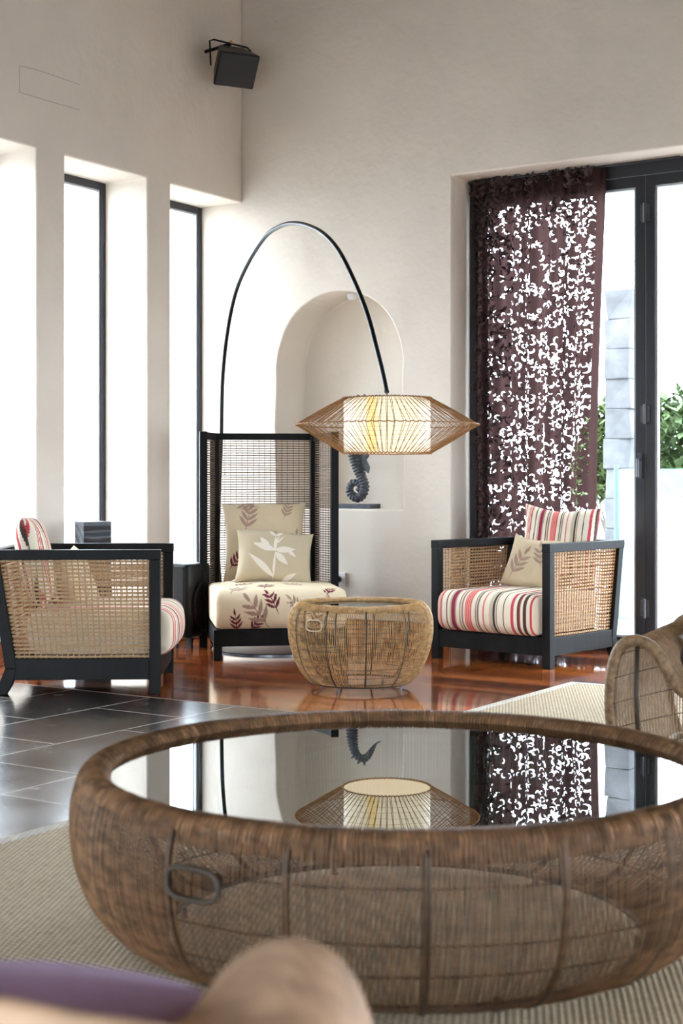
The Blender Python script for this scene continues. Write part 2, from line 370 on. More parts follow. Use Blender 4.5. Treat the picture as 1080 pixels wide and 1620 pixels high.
# folding glass doors in the back wall
DA = AB+.26
e = empty('door_1', room((DB0+DB1)/2, DA, 0), -TH, kind='structure'); hw = (DB1-DB0)/2; xc = (DB0+DB1)/2
f = MB(); f.box((-hw, 0, 2.955), (hw, .09, LINT)); f.box((-hw, 0, 0), (hw, .09, .03)); f.box((-hw, 0, .03), (-hw+.045, .09, 2.955)); f.box((hw-.045, 0, .03), (hw, .09, 2.955))
f.build('door_frame', M_alu, e, bevel=.003)
edges = [DB0+.045, -3.352, -2.2, DB1-.045]
for i in range(3):
    b0, b1 = edges[i]-xc, edges[i+1]-xc; st = .064
    f = MB(); z0, z1 = .033, 2.952
    f.box((b0+.002, .01, z0), (b0+st, .07, z1)); f.box((b1-st, .01, z0), (b1-.002, .07, z1)); f.box((b0+st, .01, z0), (b1-st, .07, .095)); f.box((b0+st, .01, z1-.066), (b1-st, .07, z1))
    p = f.build('door_leaf', M_alu, e, bevel=.003)
    f = MB(); q = .012
    f.box((b0+st, .02, .095), (b0+st+q, .06, z1-.066)); f.box((b1-st-q, .02, .095), (b1-st, .06, z1-.066)); f.box((b0+st+q, .02, z1-.066-q), (b1-st-q, .06, z1-.066)); f.box((b0+st+q, .02, .095), (b1-st-q, .06, .095+q))
    f.build('pane_seal', M_seal, p)
    f = MB(); f.box((b0+st, .036, .095), (b1-st, .042, z1-.066)); f.build('door_pane', M_glass, p)
    if i == 0:
        for hz in (2.72, 1.48, .28):
            f = MB(); f.tube([(b1, .0, hz-.06), (b1, .0, hz+.06)], .011, 10); f.box((b1-.03, .002, hz-.05), (b1+.03, .012, hz+.05)); f.build('hinge', M_hinge, e)
        f = MB(); f.box((b1-.045, -.006, 1.08), (b1-.018, .012, 1.24)); f.tube([(b1-.031, -.003, 1.2), (b1-.031, -.035, 1.2), (b1-.031, -.038, 1.09)], .009, 8); f.build('door_handle', M_hinge, e, bevel=.002)

# ------------------------------------------------------------ outside
m = MB(); m.box((-30, -30, -.3), (30, 40, -.13)); rotroom(m.build('ground', simple('pale_terrace', (.30, .29, .28), .9, noise=.1, nscale=2), kind='structure'))
M_leaf = simple('garden_leaf', (.06, .10, .03), .6, noise=.4, nscale=3); M_leaf2 = simple('pale_leaf', (.10, .14, .05), .6, noise=.4, nscale=3)
M_bark = simple('bark', (.16, .13, .10), .9)
def bush(b, a, w, h, n, label, mat, z0=0, lf=.10):
    e = empty('garden_bush', room(b, a, -.13), 0, label, 'bush', 'bushes beyond the glass doors')
    f = MB(); r = random.Random(int(b*100+a))
    V = []; Fc = []
    for i in range(n):
        th = r.random()*2*PI; ph = math.acos(r.uniform(-.2, 1)); rr = r.random()**.35
        c = Vector((w*rr*math.sin(ph)*math.cos(th), w*.8*rr*math.sin(ph)*math.sin(th), z0+.3+h*.5+(h*.5)*rr*math.cos(ph)*1.1))
        R = Matrix.Rotation(r.random()*6.28, 3, 'Z') @ Matrix.Rotation(r.uniform(-1, 1), 3, 'X'); s = lf*r.uniform(.6, 1.3)
        k = len(V)
        for q in ((-.0, -1, 0), (.35, -.2, .08), (0, 1, -.1), (-.35, -.2, .08)): V.append(c+(R @ Vector(q))*s)
        Fc.append((k, k+1, k+2, k+3))
    f.add(V, Fc); f.build('foliage', mat, e)
    f = MB()
    for i in range(5):
        a_ = i*1.25; f.tube([(0, 0, 0), (.1*math.cos(a_)*w, .1*math.sin(a_)*w, h*.3+z0*.5), (.5*w*math.cos(a_), .5*w*math.sin(a_), h*.6+z0)], [.03, .02, .008], 5)
    f.build('stem', M_bark, e)
bush(-5.9, 14.3, .45, 1.7, 1800, 'pale green garden bush seen through the pane beside the curtain', M_leaf2)
bush(-4.7, 14.0, .85, 1.9, 3400, 'garden bush with dense green leaves at the right edge beyond the glass door', M_leaf)
bush(-4.15, 12.5, .3, .5, 900, 'low green plant in front of the taller bush beyond the right door pane', M_leaf2)
# rough stone pillar
pc = px(985, 700, a=12.2); e = bb = to_room(pc.x, pc.y)
m = MB(); zz = -.13
for i in range(11):
    h = .262; j = lambda: random.uniform(-.02, .02)
    w = .12; V = [(-w+j(), -w+j(), zz), (w+j(), -w+j(), zz), (w+j(), w+j(), zz), (-w+j(), w+j(), zz), (-w+j(), -w+j(), zz+h), (w+j(), -w+j(), zz+h), (w+j(), w+j(), zz+h), (-w+j(), w+j(), zz+h)]
    m.add(V, [(3,2,1,0),(4,5,6,7),(0,1,5,4),(1,2,6,5),(2,3,7,6),(3,0,4,7)]); zz += h
o = m.build('stone_pillar', simple('rough_garden_stone', (.12, .125, .135), .9, noise=.3, nscale=5, bump=.5, bscale=12), bevel=.01, label='rough grey stone pillar on the terrace behind the narrow door pane', cat='pillar')
o.location = (pc.x, pc.y, 0); o.rotation_euler = (0, 0, -TH)
# glass pool fence
e = empty('glass_fence', room(-3.1, 11.5, -.13), -TH, 'low greenish glass fence on the terrace beyond the doors', 'fence')
M_fp = simple('fence_post_green', (.10, .17, .16), .5); m_fg = simple('green_fence_glass', (.35, .62, .58), .1); m_fg.node_tree.nodes['Principled BSDF'].inputs['Alpha'].default_value = .35
for i in range(3):
    f = MB(); f.box((-1.6+i*1.05, -.006, .06), (-.6+i*1.05, .006, 1.3)); f.build('fence_panel', m_fg, e)
for i in range(4):
    f = MB(); f.tube([(-1.63+i*1.05, 0, 0), (-1.63+i*1.05, 0, 1.34)], .02, 8); f.build('fence_post', M_fp, e)

# ------------------------------------------------------------ rug
RB0, RB1, RA0, RA1 = -3.17, .9, .9, 7.1
M_rug = rug_mat('sisal_weave', srgb(88, 70, 50), srgb(226, 204, 168)); M_rugb = rug_mat('sisal_border', srgb(175, 165, 150), srgb(222, 214, 200))
e = empty('rug', room((RB0+RB1)/2, (RA0+RA1)/2, 0), -TH, 'large beige woven sisal rug with a pale border lying under the big round table', 'rug')
w2, l2 = (RB1-RB0)/2, (RA1-RA0)/2
f = MB(); f.box((-w2+.05, -l2+.05, .001), (w2-.05, l2-.05, .011)); f.build('rug_field', M_rug, e)
f = MB(); 
for A in (((-w2, -l2, .001), (-w2+.05, l2, .013)), ((w2-.05, -l2, .001), (w2, l2, .013)), ((-w2+.05, -l2, .001), (w2-.05, -l2+.05, .013)), ((-w2+.05, l2-.05, .001), (w2-.05, l2, .013))): f.box(*A)
f.build('rug_border', M_rugb, e, bevel=.003)

# ------------------------------------------------------------ cloth prints (computed as a colour attribute)
CREAM = srgb(226, 214, 192); BURG = srgb(104, 16, 36); TAUPE = srgb(160, 132, 115); OLIVE = srgb(202, 182, 150)
STR = [(.00, srgb(70, 45, 38)), (.02, CREAM), (.045, srgb(190, 60, 70)), (.06, CREAM), (.10, srgb(200, 75, 80)), (.108, CREAM), (.116, srgb(200, 75, 80)), (.126, CREAM), (.134, srgb(200, 75, 80)), (.145, srgb(95, 65, 55)), (.152, CREAM), (.20, srgb(115, 80, 68)), (.215, CREAM), (.24, srgb(190, 170, 150)), (.26, srgb(135, 28, 55)), (.30, srgb(180, 140, 130)), (.315, CREAM), (.35, srgb(90, 62, 52)), (.362, CREAM), (.372, srgb(150, 120, 105)), (.39, CREAM), (.41, srgb(205, 80, 75)), (.42, srgb(225, 150, 140)), (.428, srgb(205, 80, 75)), (.438, srgb(225, 150, 140)), (.446, srgb(205, 80, 75)), (.456, srgb(225, 150, 140)), (.464, srgb(205, 70, 75)), (.48, CREAM), (.52, srgb(80, 58, 48)), (.53, CREAM), (.54, srgb(120, 95, 80)), (.555, CREAM), (.60, srgb(205, 95, 100)), (.612, CREAM), (.66, srgb(190, 175, 150)), (.70, srgb(62, 42, 36)), (.722, CREAM), (.73, srgb(120, 90, 75)), (.74, CREAM), (.80, srgb(85, 58, 50)), (.81, CREAM), (.87, srgb(190, 60, 75)), (.90, CREAM), (.93, srgb(70, 45, 38)), (.95, srgb(150, 60, 60)), (.965, CREAM), (.985, srgb(70, 45, 38))]
SP = np.array([s[0] for s in STR]); SC = np.array([s[1] for s in STR])
def stripes(t, rep=1.0):
    t = np.mod(t*rep, 1.0); return SC[np.clip(np.searchsorted(SP, t, side='right')-1, 0, len(SP)-1)]
def leaf(u, v, x0, y0, x1, y1, w):
    dx, dy = x1-x0, y1-y0; L2 = dx*dx+dy*dy; L = math.sqrt(L2)
    t = ((u-x0)*dx+(v-y0)*dy)/L2; s = ((u-x0)*dy-(v-y0)*dx)/L
    return (t > 0) & (t < 1) & (np.abs(s) < w*np.sin(np.clip(t, 0, 1)**.8*PI))
def spray(u, v, x, y, ang, size, pairs=3, w=.17):
    """a twig with paired leaves"""
    m = np.zeros(u.shape, bool); ca, sa = math.cos(ang), math.sin(ang)
    m |= leaf(u, v, x, y, x+ca*size, y+sa*size, size*.012+.0015)
    for i in range(pairs):
        t = .28+.62*i/pairs; bx, by = x+ca*size*t, y+sa*size*t
        for sg in (-1, 1):
            a2 = ang+sg*.75; l = size*.50*(1-.35*t)
            m |= leaf(u, v, bx, by, bx+math.cos(a2)*l, by+math.sin(a2)*l, size*w*.33)
    m |= leaf(u, v, x+ca*size*.9, y+sa*size*.9, x+ca*size*1.25, y+sa*size*1.25, size*w*.3)
    return m
def leafprint(base, items):
    def fn(u, v):
        C = np.tile(np.array(base), (u.size, 1)).reshape(u.shape+(3,))
        for (x, y, a, s, c) in items: C[spray(u, v, x, y, a, s)] = c
        return C
    return fn
def lily(u, v):
    u = u/1.3; v = v/1.22
    C = np.tile(np.array(srgb(190, 174, 146)), (u.size, 1)).reshape(u.shape+(3,)); W = srgb(226, 216, 202)
    m = np.zeros(u.shape, bool)
    for (x0, y0, x1, y1, w) in [(.0, .02, -.11, .055, .018), (-.03, .03, -.075, .09, .016), (0, .02, .10, .03, .017), (.05, .035, .105, -.015, .01), (0, .01, .065, -.06, .017), (0, .01, -.0, .1, .008), (0, .0, -.005, -.14, .006), (-.005, -.12, -.13, -.0, .016), (.0, .05, .045, .105, .004), (.0, .05, .02, .11, .004), (0, .1, -.04, .15, .008), (0, .1, .06, .15, .008), (.04, -.14, .11, -.10, .011)]:
        m |= leaf(u, v, x0, y0, x1, y1, w)
    C[m] = W
    C[leaf(u, v, 0, .125, .005, .18, .011)] = BURG
    return C

def set_print(o, C):
    at = o.data.color_attributes.new('print', 'FLOAT_COLOR', 'POINT')
    A = np.ones((len(o.data.vertices), 4), np.float32); A[:, :3] = C.reshape(-1, 3); at.data.foreach_set('color', A.ravel())

def fix_normals(o):
    bm = bmesh.new(); bm.from_mesh(o.data); bmesh.ops.recalc_face_normals(bm, faces=bm.faces); bm.to_mesh(o.data); bm.free()
def pillow(name, w, h, t, colfn, M, label, cat='cushion', n=220, group=None, seedv=1, parent=None, sag=0):
    """square scatter cushion: face in local xz, thickness along y"""
    u = np.linspace(-1, 1, n); U, V = np.meshgrid(u, u, indexing='ij')
    r = random.Random(seedv)
    pinch = 1-.09*(1-np.abs(V)**2.2)*np.abs(U)**3; pinch2 = 1-.09*(1-np.abs(U)**2.2)*np.abs(V)**3
    X = U*w/2*pinch; Z = V*h/2*pinch2
    prof = ((1-U**4).clip(0)*(1-V**4).clip(0))**.55
    wr = .006*np.sin(9*U+r.random()*6+2*V)*np.sin(7*V+r.random()*6)*(1-prof*.5)
    Z = Z+.010*np.sin(3*U+seedv)+sag*(-(1-U**2))*(V > 0)*V
    mb = MB(); cols = []
    for s in (-1, 1):
        Y = s*(t/2*prof+wr*prof+.002)
        G = np.stack([X, Y, Z], -1); mb.grid(G, flip=(s > 0))
        cols.append(colfn(X, Z) if s < 0 else colfn(-X, Z))
    # close rim
    idx = [i*n for i in range(n)]+[(n-1)*n+j for j in range(1, n)]+[i*n+n-1 for i in range(n-2, -1, -1)]+[j for j in range(n-2, 0, -1)]
    mb.f += [(idx[k], idx[(k+1) % len(idx)], idx[(k+1) % len(idx)]+n*n, idx[k]+n*n) for k in range(len(idx))]; mb.m += [0]*len(idx)
    o = mb.build(name, M_print, parent, smooth=True, label=label, cat=cat if parent is None else None, group=group)
    fix_normals(o); set_print(o, np.concatenate([c.reshape(-1, 3) for c in cols]))
    o.matrix_basis = M
    return o

def seat_cushion(w, d, h, colfn, parent, nx=220, ny=160, r=.07, name='seat_cushion', front_bulge=.03):
    """box cushion, rounded; x width, y depth (front = 0). One wrapped grid: perimeter section in yz swept along x"""
    # section (y,z) closed loop
    sec = []
    rr = min(r, h*.48)
    for (cy, cz, a0) in ((d-rr, rr, -PI/2), (d-rr, h-rr, 0), (rr, h-rr, PI/2), (rr, rr, PI)):
        for t in np.linspace(0, PI/2, 8): sec.append((cy+rr*math.cos(a0+t), cz+rr*math.sin(a0+t)))
    sec.append(sec[0]); S = resample(sec, ny)
    xs = np.linspace(-w/2, w/2, nx); G = np.zeros((nx, ny, 3))
    for i, x in enumerate(xs):
        e_ = (w/2-abs(x))/.045; k = 1 if e_ >= 1 else math.sqrt(max(0, 1-(1-e_)**2))
        sc = .80+.20*k; cy, cz = d/2, h/2
        G[i, :, 0] = x; G[i, :, 1] = cy+(S[:, 0]-cy)*(1-(1-sc)*.5); G[i, :, 2] = cz+(S[:, 1]-cz)*sc
        G[i, :, 2] += .018*(S[:, 1] > h*.5)*math.cos(x/w*PI)*np.sin(np.clip(S[:, 0]/d, 0, 1)*PI)
        G[i, :, 1] -= front_bulge*math.cos(x/w*PI*.9)*(S[:, 0] < d*.3)*np.sin(np.clip(S[:, 1]/h, 0, 1)*PI)
    mb = MB(); mb.grid(G, flip=False)
    # end caps as fans to centre rings
    per = np.r_[0, np.cumsum(np.linalg.norm(np.diff(S, axis=0), axis=1))]
    XX = np.repeat(xs[:, None], ny, 1); PP = np.repeat(per[None], nx, 0)
    C = [colfn(XX, PP, G).reshape(-1, 3)]
    for k, fl in ((0, True), (nx-1, False)):
        base = k*ny; c = mb.n; mb.add([G[k].mean(0)], [])
        for j in range(ny-1):
            t_ = (base+j, base+j+1, c); mb.f.append(t_[::-1] if not fl else t_); mb.m.append(0)
        C.append(C[0][base][None])
    o = mb.build(name, M_print, parent, smooth=True); fix_normals(o)
    set_print(o, np.concatenate(C)); return o

# ------------------------------------------------------------ woven panel between four corners (bl, br, tr, tl)
def woven(name, parent, bl, br, tr, tl, mats, ps=.0195, ws=.0106, pc_=.028, th=.002, cord=.0025, jit=.2):
    bl, br, tr, tl = [np.array(p, float) for p in (bl, br, tr, tl)]
    H = (np.linalg.norm(tl-bl)+np.linalg.norm(tr-br))/2; W = (np.linalg.norm(br-bl)+np.linalg.norm(tr-tl))/2
    nrm = np.cross(br-bl, tl-bl); nrm /= np.linalg.norm(nrm); up = (tl-bl)/np.linalg.norm(tl-bl)
    P = lambda s, t: (bl*(1-s)+br*s)*(1-t)+(tl*(1-s)+tr*s)*t
    mb = MB(); ns = max(2, int(H/ps)); nc_ = max(2, int(W/pc_)); r = random.Random(3)
    segs = max(4, nc_//2)
    for i in range(ns):
        t = (i+.5)/ns; wob = r.uniform(-jit, jit)*ps*.5; tilt = r.uniform(-1, 1)*ps*jit
        V = []; Fc = []
        for k in range(segs+1):
            s = k/segs; c = P(s, t)+up*(wob+tilt*(s-.5)+math.sin(s*9+i)*ps*.05)
            for (a_, b_) in ((-1, -1), (1, -1), (1, 1), (-1, 1)): V.append(c+up*ws/2*b_+nrm*th/2*a_)
        for k in range(segs):
            for j in range(4):
                l = (j+1) % 4; Fc.append((k*4+j, k*4+l, (k+1)*4+l, (k+1)*4+j))
        mb.add(V, Fc, 0)
    for i in range(nc_+1):
        s0 = min(max((i+.0)/nc_, .004), .996)
        for ph in (0, 1):
            pts = []
            for k in range(ns+1):
                t = k/ns; sg = 1 if (k+ph) % 2 else -1
                # wraps in front of every slat, crosses in the gaps
                pts.append(P(s0+ (.0012/W)*sg, t))
                if k < ns: pts.append(P(s0, (k+.5)/ns)+nrm*(th/2+cord*.8)*(1 if ph else -1))
            mb.tube(pts, cord, 3, 1, caps=False)
    return mb.build(name, mats, parent)

def armchair(loc, rz, label, group=None):
    e = empty('armchair', loc, rz, label, 'armchair')
    w = .40; H = .72; p = .054
    for sx in (-1, 1):
        x0, x1 = (sx*w-p/2, sx*w+p/2)
        f = MB(); f.box((x0, -p/2, 0), (x1, p/2, H-.05)); f.build('front_leg', M_blackwood, e, bevel=.003)
        # slanted back post with a kicked foot
        f = MB(); f.prism([(.74, .13), (.825, H-.05), (.770, H-.05), (.685, .13)], 'x', x0, x1); 
        f.build('back_post', M_blackwood, e, bevel=.003)
        f = MB(); f.prism([(.685, .13), (.705, .05), (.735, 0), (.800, 0), (.770, .06), (.74, .13)], 'x', x0+.002, x1-.002); f.build('back_leg', M_blackwood, e, bevel=.003)
        f = MB(); f.box((x0-.001, -p/2-.002, H-.05), (x1+.001, .835, H)); f.build('arm_rail', M_blackwood, e, bevel=.003)
        f = MB(); f.box((x0+.005, p/2, .073), (x1-.005, .70, .178)); f.build('side_rail', M_blackwood, e, bevel=.003)
        woven('woven_side_panel', e, (sx*w, p/2, .178), (sx*w, .70, .178), (sx*w, .772, H-.05), (sx*w, p/2, H-.05), [M_slat, M_cord])
    f = MB(); f.box((-w+p/2, -.02, .073), (w-p/2, .025, .178)); f.build('front_rail', M_blackwood, e, bevel=.003)
    f = MB(); f.box((-w+p/2, .66, .073), (w-p/2, .70, .178)); f.build('back_rail', M_blackwood, e, bevel=.003)
    f = MB(); f.box((-w+p/2, .785, H-.05), (w-p/2, .835, H-.001)); f.build('back_top_rail', M_blackwood, e, bevel=.003)
    woven('woven_back_panel', e, (-w+p/2, .70, .178), (w-p/2, .70, .178), (w-p/2, .80, H-.05), (-w+p/2, .80, H-.05), [M_slat, M_cord])
    f = MB(); f.box((-w+p/2, .025, .12), (w-p/2, .66, .14)); f.build('seat_board', M_blackwood, e)
    c = seat_cushion(2*w-p-.05, .74, .24, lambda X, P, G: np.where(np.abs(X)[..., None] > .343, np.array(srgb(222, 208, 184)), stripes((X+.4)/.8, 1.15)), e); c.location = (0, -.085, .182)
    return e

def mat_at(origin, rz, local, rots):
    """matrix for something placed in a chair's frame"""
    M = Matrix.Translation(origin) @ Matrix.Rotation(rz, 4, 'Z') @ Matrix.Translation(local)
    for a, ax in rots: M = M @ Matrix.Rotation(a, 4, ax)
    return M

# ---- left armchair
LA = Vector((-.945, 7.73, 0)); LR = math.radians(92)
armchair(LA, LR, 'dark framed armchair with woven rattan sides at the left edge, turned side-on to the camera')
stripeX = lambda X, Z: stripes((X+.25)/.5, 1.0)
pillow('cushion', .47, .47, .16, stripeX, mat_at(LA, LR, (-.14, .635, .655), [(-.22, 'X'), (.1, 'Z')]), 'striped burgundy and cream cushion standing in the left armchair, its corners above the armrest', seedv=2)
lp = leafprint(OLIVE, [(-.12, -.14, 1.2, .2, TAUPE), (.08, -.05, 1.9, .16, TAUPE), (.1, -.2, .9, .13, BURG)])
pillow('cushion', .42, .40, .14, lp, mat_at(LA, LR, (.10, .47, .515), [(-.35, 'X'), (-.15, 'Z')]), 'leaf printed cushion resting in the left armchair, seen through the woven side', seedv=3)
# ---- right armchair
RA = Vector((.874, 8.57, 0)); RR = math.radians(-41.3)
armchair(RA, RR, 'dark framed armchair with woven rattan sides in front of the curtain').scale = (.99, .95, .985)
pillow('cushion', .49, .46, .15, stripeX, mat_at(RA, RR, (.10, .575, .68), [(-.2, 'X'), (.28, 'Z')]), 'striped pink and cream cushion standing at the back of the armchair before the curtain', seedv=5)
pillow('cushion', .38, .33, .13, lp, mat_at(RA, RR, (.04, .40, .565), [(-.38, 'X'), (.15, 'Z'), (.1, 'Y')]), 'leaf printed beige cushion leaning inside the armchair before the curtain', seedv=6)

# ---- high-back wing chair
HB = Vector((-.738, 8.74, 0)); HRz = math.radians(8.6)
e = empty('wing_chair', HB, HRz, 'tall high-back wing chair with black frame and open woven back, in the corner', 'chair')
W = .76; HT = 1.385; p = .05
def postbox(x, y, z0, z1, nm, s=p, d=p):
    f = MB(); f.box((x-s/2, y-d/2, z0), (x+s/2, y+d/2, z1)); return f.build(nm, M_blackwood, e, bevel=.003)
postbox(0, 0, 0, .08, 'front_leg'); postbox(W, 0, 0, .08, 'front_leg')
postbox(-.045, .70, 0, HT, 'wing_post', .05, .055); postbox(W+.045, .70, 0, HT, 'wing_post', .05, .055)
postbox(.045, 1.0, 0, HT, 'back_post', .06); postbox(W-.045, 1.0, 0, HT, 'back_post', .06)
f = MB(); f.box((-.025, -.025, .08), (W+.025, .02, .178)); f.build('front_rail', M_blackwood, e, bevel=.003)
for x in (-.02, W+.02-.035):
    f = MB(); f.box((x, .02, .08), (x+.035, .98, .178)); f.build('side_rail', M_blackwood, e, bevel=.003)
f = MB(); f.box((.0, .02, .13), (W, .98, .16)); f.build('seat_board', M_blackwood, e)
f = MB(); f.box((.075, .98, HT-.045), (W-.075, 1.02, HT)); f.build('back_top_rail', M_blackwood, e, bevel=.003)
f = MB(); f.box((.075, .98, .20), (W-.075, 1.02, .25)); f.build('back_bottom_rail', M_blackwood, e, bevel=.003)
woven('woven_back_panel', e, (.075, 1.0, .25), (W-.075, 1.0, .25), (W-.075, 1.0, HT-.045), (.075, 1.0, HT-.045), [M_slatdark, M_corddark], ps=.0158, ws=.0066, pc_=.036, cord=.0011, jit=.05)
for sx, (xa, xb) in ((0, (-.045, .045)), (1, (W+.045, W-.045))):
    for (z0, z1) in ((HT-.05, HT-.002), (.18, .24)):
        f = MB(); f.prism([(xa-.018, .727), (xa+.018, .727), (xb+.018, .972), (xb-.018, .972)], 'z', z0, z1); f.build('wing_rail', M_blackwood, e)
    woven('woven_wing_panel', e, (xa, .72, .24), (xb, .975, .24), (xb, .975, HT-.05), (xa, .72, HT-.05), [M_slatdark, M_corddark], ps=.0155, ws=.0075, pc_=.036, cord=.0013, jit=.05)
FLW = srgb(224, 206, 174)
items = [(-.16, .62, -1.3, .0001, TAUPE)]
def seatprint(X, P, G):
    # u across, v along the front/top surface measured upward from the front bottom edge
    y, z = G[..., 1], G[..., 2]
    v = np.where(z > .215, .22+y, np.where(y < .12, z, 5)); u = X
    C = np.tile(np.array(FLW), (u.size, 1)).reshape(u.shape+(3,))
    for (x, y_, a, s, c) in [(-.26, -.03, 1.75, .13, BURG), (-.20, -.02, .9, .13, BURG), (-.02, .09, 2.0, .16, BURG), (-.07, .0, 2.2, .23, TAUPE), (.14, .10, 2.4, .13, TAUPE), (.26, .18, 1.2, .13, BURG), (.18, -.03, 1.3, .14, BURG), (-.32, .22, 1.0, .2, TAUPE), (-.1, .3, 1.4, .2, BURG), (.15, .4, 2.0, .2, TAUPE), (-.28, .5, .8, .18, BURG), (.32, .02, 1.8, .16, TAUPE)]:
        C[spray(u, v, x, y_, a, s)] = c
    return C
c = seat_cushion(W+.03, .80, .235, seatprint, e, nx=260, ny=300, front_bulge=.02); c.location = (W/2, -.06, .18)
pA = leafprint(srgb(206, 186, 154), [(-.13, .03, 1.35, .2, TAUPE), (.12, .12, 1.2, .13, TAUPE), (-.24, -.2, .9, .14, BURG), (-.02, .21, 2.9, .16, TAUPE), (-.12, -.2, 1.5, .12, TAUPE), (.2, -.1, 1.5, .14, TAUPE)])
pillow('cushion', .55, .52, .15, pA, mat_at(HB, HRz, (.36, .82, .675), [(-.2, 'X'), (-.06, 'Z')]), 'large beige cushion with leaf sprays standing against the tall woven chair back', seedv=8)
pillow('cushion', .50, .37, .15, lily, mat_at(HB, HRz, (.40, .585, .575), [(-.42, 'X'), (.08, 'Y'), (-.03, 'Z')]), 'smaller sage cushion with a pale lily print, in front of the leaf cushion', seedv=9)

# ------------------------------------------------------------ round wicker tables
def wicker_table(name, loc, prof, rg, hg, label, cat, mats, nstr, rstr, nribs, hoops, glass, rim, handle_angs, rot, hs, feet, foot_r, hz):
    """prof: (r,h) from the glass edge over the crest, round the belly to the base"""
    e = empty(name, loc, rot, label, cat); mw, mr, mrim = mats[:3]
    S = catmull(prof, 6); S = resample(S, 34)
    mb = MB(); r = random.Random(5)
    for k in range(nstr):
        a = 2*PI*k/nstr+r.uniform(-.15, .15)*2*PI/nstr; j = r.uniform(-.001, .001)
        P = np.stack([(S[:, 0]+j)*math.cos(a), (S[:, 0]+j)*math.sin(a), S[:, 1]], 1)
        mb.tube(P, rstr*r.uniform(.85, 1.15), 4, caps=False)
    mb.build('woven_wall', mw, e, smooth=True)
    mb = MB()
    for (h_) in hoops:
        i = np.argmin(np.abs(S[8:, 1]-h_))+8; R = S[i, 0]-rstr*1.2
        t = np.linspace(0, 2*PI, 120, endpoint=False)
        mb.tube(np.stack([R*np.cos(t), R*np.sin(t), np.full_like(t, S[i, 1])+.002*np.sin(3*t+h_*40)], 1), rstr*.95, 4, closed=True)
    mb.build('hoop_wires', mr, e)
    for k in range(nribs):
        a = 2*PI*(k+.37)/nribs; T = S[6:].copy(); rr = T[:, 0]-rstr*2.2
        P = np.stack([rr*np.cos(a), rr*np.sin(a), T[:, 1]], 1); mb = MB(); mb.tube(P, rstr*3.1, 6); mb.build('rib', mr, e, smooth=True)
    # wound rim: ridged ring
    rc, hc, rt, nw = rim; seg = nw*4; V = []; ns = 12
    t = np.linspace(0, 2*PI, seg, endpoint=False); q = np.linspace(0, 2*PI, ns, endpoint=False)
    T, Q = np.meshgrid(t, q, indexing='ij')
    rad = rt*(1+.15*np.abs(np.sin(T*nw/2+Q*.25))+.02*np.sin(T*37)+.02*np.sin(T*11))
    G = np.stack([(rc+rad*np.cos(Q))*np.cos(T), (rc+rad*np.cos(Q))*np.sin(T), hc+rad*np.sin(Q)*.95], -1); G = np.concatenate([G, G[:1]], 0)
    mb = MB(); mb.grid(G, wrap=True); mb.build('wound_rim', mrim, e, smooth=True)
    mb = MB(); rb, hb = S[-1]
    tt = np.linspace(0, 2*PI, 160, endpoint=False); mb.tube(np.stack([rb*np.cos(tt), rb*np.sin(tt), np.full_like(tt, hb)], 1), rstr*3, 8, closed=True); mb.build('base_ring', mr, e, smooth=True)
    mb = MB(); mb.lathe([(.0001, hg-.008), (rg-.001, hg-.008), (rg, hg-.004), (rg-.001, hg), (.0001, hg)], 128); mb.build('glass_top', glass, e)
    for a in handle_angs:
        i = np.argmin(np.abs(S[8:, 1]-hz))+8; r0 = S[i, 0]+rstr*1.5; w, hh = hs
        pts = []
        for tq in np.linspace(0, 2*PI, 40, endpoint=False):
            cx, cz = w/2*np.sign(math.cos(tq))*abs(math.cos(tq))**.6, hh/2*np.sign(math.sin(tq))*abs(math.sin(tq))**.6
            aa = a+cx/r0; ii = np.argmin(np.abs(S[8:, 1]-(hz+cz)))+8; rr = S[ii, 0]+rstr*2.5+.006
            pts.append((rr*math.cos(aa), rr*math.sin(aa), hz+cz))
        mb = MB(); mb.tube(pts, rstr*2.2, 6, closed=True); mb.build('handle', mats[3], e, smooth=True)
    for k in range(feet):
        a = 2*PI*(k+.5)/feet+.25; mb = MB(); x, y = foot_r*math.cos(a), foot_r*math.sin(a)
        mb.tube([(x, y, 0), (x, y, hb+.01)], rstr*3, 8); mb.tube([(x, y, 0), (x, y, .006)], rstr*4.2, 8); mb.build('foot', M_hinge, e)
    return e
sx_, sz_ = (570-540)/F*7.57, 7.57
M_rimwick_s = simple('honey_wound_rim', (.55, .35, .16), .5, noise=.4, nscale=40)
M_pale_handle = simple('pale_handle_wicker', (.55, .42, .27), .55)
M_greyhandle = simple('worn_handle_wicker', (.07, .05, .035), .5)
wicker_table('wicker_side_table', (sx_, sz_, 0), [(.270, .420), (.285, .436), (.315, .441), (.345, .420), (.366, .38), (.373, .33), (.370, .26), (.352, .18), (.318, .10), (.275, .045), (.250, .03)], .272, .425,
    'small honey-coloured round wicker drum table with glass top on the red wood floor', 'table', [M_wick_small, M_rib, M_rimwick_s, M_pale_handle], 240, .0018, 11, [.36, .31, .26, .215, .17, .125, .085, .05], M_tableglass, (.300, .420, .016, 190), [math.radians(-128)], 0, (.095, .055), 4, .235, .345)
BT = Vector(((638-540)/F*3.39, 3.39, .013))
wicker_table('wicker_coffee_table', BT, [(.668, .375), (.685, .398), (.712, .405), (.738, .385), (.754, .33), (.757, .27), (.748, .20), (.722, .13), (.675, .07), (.61, .032), (.545, .018)], .670, .380,
    'big low round brown wicker coffee table with a glass top, filling the foreground', 'table', [M_wick_big, M_rib, M_rimwick, M_greyhandle], 520, .0025, 18, [.30, .21, .13, .07], M_tableglass, (.706, .371, .031, 420), [math.radians(-127)], .06, (.12, .06), 6, .53, .285)

